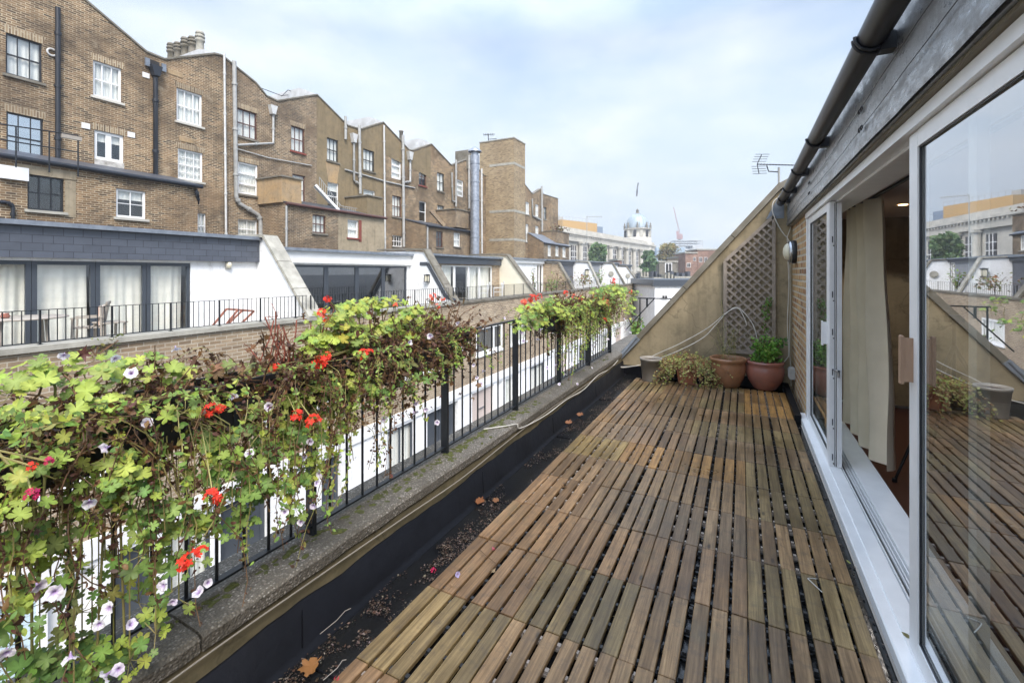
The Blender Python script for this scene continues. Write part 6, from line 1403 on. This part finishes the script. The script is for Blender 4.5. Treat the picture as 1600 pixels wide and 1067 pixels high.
plant(1.92, 2.98, 'third and bushiest near plant, lime leaves heaped over reddish dead stems', c3, 80, 210, [(640, 535, -1.85), (672, 525, -1.85), (665, 640, -1.85), (650, 630, -1.85), (648, 645, -1.8), (683, 660, -1.85), (740, 570, -1.9), (745, 590, -1.9), (755, 580, -1.92), (752, 600, -1.9), (722, 545, -1.92), (715, 505, -1.92), (600, 655, -1.85)],
      [(512, 466, -1.95, .020, SCARLET), (503, 488, -1.93, .022, SCARLET), (508, 497, -1.93, .018, SCARLET), (500, 563, -1.85, .036, SCARLET), (512, 556, -1.85, .022, SCARLET), (568, 553, -1.85, .028, SCARLET), (578, 549, -1.85, .018, SCARLET), (618, 476, -1.98, .016, CORAL), (676, 463, -1.98, .026, CORAL), (684, 478, -1.98, .02, CORAL), (692, 466, -1.98, .018, CORAL), (430, 572, -1.9, .018, SCARLET)], seed=13, lsize=.028, lowz=.66, brownf=.7, dens=.9)
c4 = []
for i in range(46):
    px = R.uniform(812, 942); top = 470+22*((px-880)/65)**2; py = top+abs(R.gauss(0, 16)); c4.append(cl(px, py, R.uniform(-2.12, -1.72), R.randint(9, 14), R.uniform(.09, .14), R.choice([LIME, LIME, GREEN+LIME, OLIVE+GREEN])))
plant(4.7, 5.85, 'fourth plant beyond the bare railing, trailing long to the coping', c4, 90, 150, [(815, 520, -1.9), (818, 533, -1.9), (840, 530, -1.9), (845, 515, -1.8), (906, 522, -1.8), (868, 570, -1.8), (855, 575, -1.8), (860, 590, -1.8), (883, 585, -1.8), (893, 568, -1.8), (874, 600, -1.82), (925, 575, -1.85), (902, 600, -1.85), (788, 497, -1.95), (925, 540, -1.8)],
      [(820, 470, -1.95, .040, CORAL), (832, 466, -1.95, .044, SCARLET), (843, 463, -1.95, .03, SCARLET), (884, 458, -1.95, .035, SCARLET), (898, 463, -1.95, .035, CORAL), (908, 466, -1.95, .035, CORAL), (825, 478, -1.9, .03, SCARLET)], seed=14, lsize=.027, lowz=.3, brownf=.45, dens=.9)
c5 = []
for i in range(40):
    px = R.uniform(925, 990); top = 449+10*((px-955)/32)**2; py = top+abs(R.gauss(0, 20)); c5.append(cl(px, py, -1.75+R.uniform(-.35, .28), R.randint(9, 14), R.uniform(.10, .15), R.choice([LIME, LIME+GREEN, GREEN+OLIVE])))
plant(6.3, 7.3, 'last plant in the row, by the foot of the sloping wall', c5, 80, 110, [(975, 498, -1.75), (970, 520, -1.75), (978, 515, -1.8), (950, 530, -1.8), (965, 505, -1.75), (960, 525, -1.8), (985, 520, -1.7)],
      [(945, 458, -1.9, .05, CORAL), (940, 466, -1.9, .045, SCARLET), (957, 438, -1.95, .05, SCARLET), (959, 443, -1.95, .04, SCARLET), (986, 456, -1.7, .035, CORAL), (948, 473, -1.85, .05, CORAL), (945, 500, -1.85, .035, SCARLET), (930, 462, -1.95, .035, CORAL)], seed=15, lsize=.028, lowz=.45, brownf=.4, dens=.9)
# red bare stems rising between second and third plants
R.seed(5); mb = MB()
for i in range(16):
    p = at(R.uniform(395, 510), 600, X=-1.81); p.z = 1.14; pts = curve(p, (R.uniform(-.1, .3), R.uniform(-.5, .3), 1.2), R.uniform(.14, .3), 6, .0, .22); mb.tube(pts, .003, 5, False)
    for q in pts[3:]: mb.tube(curve(q, unit()+Vector((0, 0, .6)), .05, 3, 0, .3), .0014, 3, False)
tag(mb.build('bare_stems', plain('red_brown_stems', (.22, .06, .035), .7)), 'bare reddish branching stems between the second and third plants', 'plant')
# ---- pots at the far end
def pot(lab, px, py, rad, prof, mat, name='flower_pot'):
    p = at(px, py, Z=0.0); p = p+Vector((0, rad*.75, 0)); t = thing(name, (p.x, p.y, 0), lab, 'flower pot', None); mb = MB(); mb.lathe(prof, (p.x, p.y, .002), 36); mb.build('pot', mat, t)
    zs_ = prof[-1][1]; mb = MB(); mb.lathe([(prof[-1][0], zs_-.0), (prof[-1][0]*.5, zs_+.01), (.001, zs_+.012)], (p.x, p.y, .002), 24); mb.build('soil', 'soil', t); return p
p1 = pot('pale grey-brown plastic pot, leftmost of the four pots', 1015, 597, .14, [(.001, 0), (.118, 0), (.122, .01), (.150, .30), (.158, .30), (.160, .335), (.150, .338), (.145, .30)], 'grey_plastic')
p2 = at(1073, 601, Z=0)+Vector((0, .12, 0)); t = thing('flower_pot', (p2.x, p2.y, 0), 'square terracotta pot half hidden by pale trailing ivy', 'flower pot')
mb = MB(); a_ = .11; b_ = .145
v = [(p2.x+sx_*a_, p2.y+sy_*a_, 0.002) for sx_, sy_ in ((-1, -1), (1, -1), (1, 1), (-1, 1))]+[(p2.x+sx_*b_, p2.y+sy_*b_, .27) for sx_, sy_ in ((-1, -1), (1, -1), (1, 1), (-1, 1))]
mb.add(v, [(3, 2, 1, 0), (0, 1, 5, 4), (1, 2, 6, 5), (2, 3, 7, 6), (3, 0, 4, 7)]); 
for q in ((-b_-.015, b_+.015, -b_-.015, -b_+.01), (-b_-.015, b_+.015, b_-.01, b_+.015), (-b_-.015, -b_+.01, -b_+.01, b_-.01), (b_-.01, b_+.015, -b_+.01, b_-.01)): mb.box(p2.x+q[0], p2.x+q[1], p2.y+q[2], p2.y+q[3], .25, .31)
mb.build('pot', 'terracotta', t); mb = MB(); mb.box(p2.x-b_+.011, p2.x+b_-.011, p2.y-b_+.011, p2.y+b_-.011, .26, .28); mb.build('soil', 'soil', t)
p3 = pot('brown glazed round pot with a few thin stems, third from the left', 1137, 607, .225, [(.001, 0), (.14, 0), (.155, .02), (.20, .12), (.225, .22), (.228, .30), (.222, .345), (.238, .36), (.24, .395), (.225, .40), (.21, .385), (.205, .33)], 'glazed')
p4 = pot('reddish glazed round pot with green shrub, rightmost by the brick wall', 1196, 612, .23, [(.001, 0), (.13, 0), (.15, .02), (.215, .13), (.238, .22), (.235, .30), (.222, .335), (.236, .35), (.238, .38), (.222, .388), (.205, .37), (.20, .31)], 'glazed_red')
R.seed(21)
t = thing('ivy_plant', (p2.x, p2.y, .28), 'pale variegated ivy spilling over the square terracotta pot', 'plant'); fo = MB(); fo.tint((0, 0, 0)); st = MB()
for i in range(190):
    a = R.uniform(0, 2*PI); p = Vector((p2.x+.1*math.cos(a), p2.y+.1*math.sin(a), .29)); pts = curve(p, (math.cos(a)*1.6, math.sin(a)*.9-.1, .8), R.uniform(.2, .66), 9, -.26, .25)
    pts = [Vector((q.x, q.y, max(q.z, .012))) for q in pts]; stemtube(st, pts, .0018, 3)
    for q, q2 in zip(pts[1:], pts[2:]):
        for k in range(2): leaf(fo, q+(q2-q)*R.random()+unit()*.02+Vector((0, 0, .01)), Vector((.1, -.6, .6))+unit()*.6, R.uniform(.012, .024), STAR if R.random() < .6 else OVAL, .1, R.choice([(.42, .42, .13), (.52, .50, .20), (.25, .32, .08), (.36, .33, .11), (.24, .14, .07), (.32, .17, .08)]))
fo.build('foliage', 'leaf', t); st.build('stems', 'stem', t)
t = thing('box_shrub', (p4.x, p4.y, .38), 'bright green leafy shrub in the rightmost reddish pot', 'plant'); fo = MB(); fo.tint((0, 0, 0)); st = MB()
stemtube(st, [(p4.x, p4.y, .33), (p4.x-.02, p4.y, .6)], .008, 6)
for i in range(75):
    a = R.uniform(0, 2*PI); rr = .17*math.sqrt(R.random()); tip = Vector((p4.x+.02+rr*1.1*math.cos(a), p4.y+rr*math.sin(a)-.02, R.uniform(.44, .74)-rr*.5)); b0 = Vector((p4.x-.01, p4.y, .40)); stemtube(st, [b0, (b0+tip)*.5+unit()*.02, tip], .002, 3)
    for k in range(18): q = b0+(tip-b0)*R.uniform(.35, 1.1)+unit()*.028; leaf(fo, q, Vector((0, -.5, .8))+unit()*.7, R.uniform(.018, .030), OVAL, .15, R.choice([(.10, .27, .03), (.16, .36, .05), (.22, .42, .07), (.07, .17, .03), (.30, .44, .09)]))
pts = [Vector((p4.x-.02, p4.y, .6)), G(1196, 500, GY-.12), G(1197, 480, GY-.1), G(1204, 468, GY-.08)]; stemtube(st, pts, .004, 5)
for i in range(95): u = R.random(); k = min(2, int(u*3)); q = pts[k]+(pts[k+1]-pts[k])*(u*3-k)+unit()*.045; leaf(fo, q, Vector((0, -.7, .4))+unit()*.6, R.uniform(.014, .026), OVAL, .15, R.choice([(.09, .20, .03), (.14, .27, .05)]))
pts = [Vector((p4.x+.1, p4.y, .5)), Vector((p4.x+.2, p4.y+.05, .66)), Vector((p4.x+.27, p4.y+.05, .70))]; stemtube(st, pts, .003, 4)
for i in range(26): q = pts[1]+unit()*.07; leaf(fo, q, Vector((0, -.6, .5))+unit()*.5, R.uniform(.02, .03), OVAL, .1, R.choice([(.05, .14, .03), (.08, .2, .04)]))
fo.build('foliage', 'leaf', t); st.build('stems', 'stem', t)
t = thing('sparse_plant', (p3.x, p3.y, .38), 'sparse thin green stems rising from the brown glazed pot', 'plant'); st = MB(); fo = MB(); fo.tint((0, 0, 0))
for i in range(20):
    pts = curve((p3.x+R.uniform(-.1, .1), p3.y+R.uniform(-.1, .1), .36), (R.uniform(-.6, .4), 0, 1.3), R.uniform(.15, .55), 7, 0, .16); stemtube(st, pts, .002, 4)
    for q in pts[2:]:
        stemtube(st, curve(q, unit()+Vector((0, 0, .5)), .07, 3, 0, .2), .0012, 3)
        for k in range(3): leaf(fo, q+unit()*.02, unit(), R.uniform(.004, .009), OVAL, 0, (.10, .15, .06))
pts = [Vector((p3.x-.05, p3.y, .36)), G(1130, 540, GY-.2), G(1131, 500, GY-.12), G(1127, 470, GY-.08)]; stemtube(st, pts, .003, 4)
for i in range(70): k = R.randint(0, 2); q = pts[k]+(pts[k+1]-pts[k])*R.random()+unit()*.03; leaf(fo, q, unit(), R.uniform(.006, .012), OVAL, 0, (.09, .14, .06))
st.build('stems', 'greenstem', t); fo.build('foliage', 'leaf', t)
# ---- fallen things
R.seed(31)
fo = MB(); fo.tint((0, 0, 0))
def litter_at(x, y, s_, c=None): leaf(fo, Vector((x, y, -.040+R.uniform(0, .012))), Vector((0, 0, 1))+unit()*.5, s_, R.choice([STAR, OVAL, LOB, OVAL]), R.uniform(-.2, .5), c or R.choice([(.05, .034, .024), (.075, .05, .036), (.03, .02, .015), (.12, .088, .068), (.08, .045, .028), (.20, .155, .125)]), .2)
for i in range(13000):
    y = R.uniform(.9, 7.0) if R.random() < .75 else R.uniform(1.0, 2.4); u = R.random(); x = -1.665+.225*u**.8
    dn = noise.noise(Vector((x*5, y*2.3, 0)))+noise.noise(Vector((x*16, y*11, 3)))*.7+.22*math.exp(-((y-1.45)/.35)**2)+u*.25
    if dn < R.uniform(-.02, .40): continue
    litter_at(x, y, R.uniform(.002, .0065)*R.choice([.6, 1, 1, 1.5]))
for i in range(260): litter_at(R.uniform(.505, .555), R.uniform(1.3, 6.9), R.uniform(.004, .010))
for i in range(500): k = R.randint(1, 23); litter_at(X0+k*PITCH+R.uniform(-.006, .004), R.uniform(1.4, 7), R.uniform(.003, .008), (.33, .25, .13))
tag(fo.build('leaf_litter', 'litter'), 'wet brown leaf litter and petals in the black gutter', 'leaf litter', None, 'stuff')
def fallen(lab, px, py, s_, shape, c, z=-.02, nm='fallen_leaf', cat='leaf', cup=.35, cr=.10):
    mb = MB(); mb.tint((0, 0, 0)); leaf(mb, at(px, py, Z=z), Vector((.1, -.25, 1)), s_, shape, cup, c, cr); tag(mb.build(nm, 'petal'), lab, cat)
MAPLE = [(1, 0), (.78, .14), (.82, .32), (.60, .30), (.52, .36), (.66, .62), (.48, .74), (.36, .70), (.22, .52), (.05, .66), (-.12, .72), (-.2, .5), (-.4, .42), (-.5, .2), (-.45, 0), (-.8, -.02), (-.8, -.06), (-.45, -.1), (-.5, -.3), (-.3, -.5), (-.05, -.62), (.12, -.5), (.3, -.72), (.55, -.7), (.6, -.5), (.52, -.34), (.7, -.32), (.85, -.2)]
fallen('large orange-brown plane leaf in the litter at the bottom of the picture', 487, 1040, .052, MAPLE, (.30, .145, .055), .0)
fallen('curled orange leaf on the black gutter halfway along', 748, 783, .045, MAPLE, (.26, .11, .05)); fallen('small orange-brown leaf beyond the curled orange one', 775, 781, .035, MAPLE, (.28, .14, .07)); fallen('brown leaf in the gutter opposite the third tile row', 887, 660, .05, MAPLE, (.40, .20, .10))
fallen('brown leaf in the gutter farther from the camera, near the pots', 905, 648, .05, MAPLE, (.32, .17, .09)); fallen('tan dead leaf on the left deck tile beside the pink petals', 706, 914, .014, STAR, (.35, .22, .12), .004, cr=.2); fallen('tan dead leaf on the deck at the twig end', 771, 892, .018, STAR, (.42, .25, .16), .004, cr=.2)
fallen('small brown leaf on the yellowish deck tile', 882, 761, .03, STAR, (.14, .07, .03), .006, cr=.3); fallen('yellow-green leaf fallen on the white sill edge', 1326, 878, .014, OVAL, (.4, .38, .12), .0); fallen('curled tan leaf on the white door sill', 1417, 993, .022, OVAL, (.35, .27, .14), .045, cr=.1)
def bloom(lab, px, py, s_, c, z): mb = MB(); mb.tint((0, 0, 0)); geranium(mb, at(px, py, Z=z)+Vector((0, 0, s_*.5)), s_, c, 8); tag(mb.build('fallen_flower', 'petal'), lab, 'flower')
bloom('bright crimson flower head fallen at the edge of the deck', 677, 893, .018, (.62, .02, .10), -.01); bloom('pink flower fallen on the deck between the slats', 771, 858, .012, (.75, .15, .25), .004); bloom('red petals at the bottom edge beside the plane leaf', 526, 1061, .012, (.72, .08, .12), 0)
mb = MB(); mb.tint((0, 0, 0)); petunia(mb, at(715, 897, Z=.015), Vector((.6, -.4, .3)), .014, (.5, .45, .75)); tag(mb.build('fallen_flower', 'petal'), 'small lilac trumpet flower fallen on the deck edge', 'flower')
mb = MB(); mb.tube([at(749, 858, Z=.006), at(760, 868, Z=.016), at(775, 880, Z=.01), at(774, 890, Z=.005)], .0018, 5); tag(mb.build('fallen_twig', 'stem'), 'thin curved twig lying across the left deck tiles', 'twig')
for (x0, y0_, x1, y1_, z, lab) in ((500, 990, 548, 950, .0, 'brown stalk lying in the litter above the plane leaf'), (505, 1062, 541, 1030, -.01, 'pale straw stalk in the litter at the bottom of the picture')):
    mb = MB(); a, b = at(x0, y0_, Z=z), at(x1, y1_, Z=z); mb.tube([a, a*.6+b*.4+Vector((.012, .012, .01)), a*.25+b*.75+Vector((-.004, .012, .006)), b], .0017, 5); tag(mb.build('fallen_stalk', 'teak'), lab, 'stalk')
# small plants on the far parapets
def shrub(lab, px, py, X, h_, w_, n_, pal, s_=.05, nm='roof_plant', Y=None):
    p = at(px, py, X=X) if Y is None else at(px, py, Y=Y); t = thing(nm, p, lab, 'plant'); fo = MB(); fo.tint((0, 0, 0)); st = MB()
    for i in range(int(n_/12)+2):
        tip = p+Vector((R.uniform(-w_, w_)*.4, R.uniform(-w_, w_), R.uniform(.3, 1)*h_)); stemtube(st, [p, (p+tip)/2, tip], .012, 4)
        for k in range(12): leaf(fo, p+(tip-p)*R.uniform(.2, 1.1)+unit()*w_*.3, unit(), s_*R.uniform(.6, 1.3), OVAL, .1, R.choice(pal))
    fo.build('foliage', 'leaf', t); st.build('stems', 'stem', t)
shrub('spindly green climber beside the narrow patio door', 833, 455, -11.8, 1.5, .5, 70, GREEN+OLIVE, .06); shrub('bushy potted plants left of the double white door', 862, 455, -11.9, 1.2, .9, 130, GREEN+OLIVE, .08)
shrub('brownish low plants on the terrace before the black-framed roof house', 880, 445, -11.8, .5, 1.6, 120, BROWN+OLIVE, .08); shrub('orange-leaved plant below the lantern on the far terrace', 910, 443, -11.9, .7, 1.3, 110, [(.4, .2, .08)]+OLIVE, .1); shrub('spiky green plant by the far grey house', 938, 444, -11.9, 1.3, .7, 80, GREEN+OLIVE, .1)
shrub('plants growing on top of the low brick box at the far extension', 874, 361, WGX-1, .5, 1.6, 130, OLIVE+BROWN, .15); shrub('dark green bush low behind the foot of the sloping wall', 993, 520, -2.9, .35, .3, 90, GREEN, .05, Y=10)
shrub('tiny weeds on the far parapet seen behind the near plant', 150, 556, -10.95, .35, .35, 30, OLIVE, .04, nm='parapet_weeds')
# trees in the distance
def tree(lab, px, pyb, dd, ytop, wpx_, pal, seed, asp=1.0, dens=1.0, leafs=.42):
    R.seed(seed); b = cpt(px, dd); z = lambda y: 1.6+(425-y)/F*dd; zt, zb = z(ytop), z(pyb); W_ = wpx_/2*dd/F; t = thing('tree', (b.x, b.y, GZ), lab, 'tree')
    mb = MB(); mb.tube([(b.x, b.y, GZ), (b.x+.1, b.y, zb), (b.x-.1, b.y, zb+(zt-zb)*.6)], [W_*.09, W_*.06, W_*.02], 8)
    cen = []
    for i in range(38):
        u = R.random(); ww = W_*math.sin(PI*(.12+.80*u))**.6*R.random()**.5; a = R.uniform(0, 2*PI); q = Vector((b.x+ww*.75*math.cos(a), b.y+ww*.6*math.sin(a), zb+(zt-zb)*(.08+.86*u))); cen.append(q)
        mb.tube([(b.x, b.y, q.z-W_*.3 if q.z-W_*.3 > GZ else q.z), tuple(q)], [W_*.025, W_*.008], 5)
    mb.build('trunk', 'bark', t); fo = MB(); fo.tint((0, 0, 0))
    for q in cen:
        k_ = R.uniform(.6, 1.3); rr = W_*R.uniform(.22, .38)
        for i in range(int(95*dens)):
            d = unit()*R.random()**.4; p = q+Vector((d.x*rr, d.y*rr, d.z*rr*.8)); leaf(fo, p, unit()+Vector((0, 0, .5)), leafs*R.uniform(.6, 1.3), OVAL, .1, sub(R.choice(pal), k_))
    fo.build('crown', 'leaf', t)
tree('dark green round tree before the columned building', 933, 415, 112, 383, 38, [(.13, .22, .09), (.17, .27, .11), (.21, .30, .13)], 41)
tree('taller green tree below the dome, right of the columned building', 1014, 434, 105, 392, 30, [(.15, .25, .13), (.19, .30, .15), (.24, .34, .17)], 42)
tree('yellowing autumn tree right of the dome', 1044, 425, 150, 380, 46, [(.30, .27, .11), (.36, .30, .12), (.24, .24, .11), (.34, .25, .10)], 43, dens=.8)

# ================================================================ thin autumn haze
mb = MB(); mb.box(-260, 260, -40, 520, GZ-1.2, 90); hz_ = mb.build('haze', 'stem')
hm = bpy.data.materials.new('haze'); hm.use_nodes = True; hnt = hm.node_tree; hnt.nodes.clear()
ho = N(hnt, 'ShaderNodeOutputMaterial'); pv = N(hnt, 'ShaderNodeVolumePrincipled'); pv.inputs['Color'].default_value = (.9, .94, 1, 1); pv.inputs['Density'].default_value = .0011; pv.inputs['Anisotropy'].default_value = .3
L(hnt, pv.outputs[0], ho.inputs['Volume']); hz_.data.materials.clear(); hz_.data.materials.append(hm); tag(hz_, 'thin pale haze over the rooftops', 'haze', None, 'stuff')
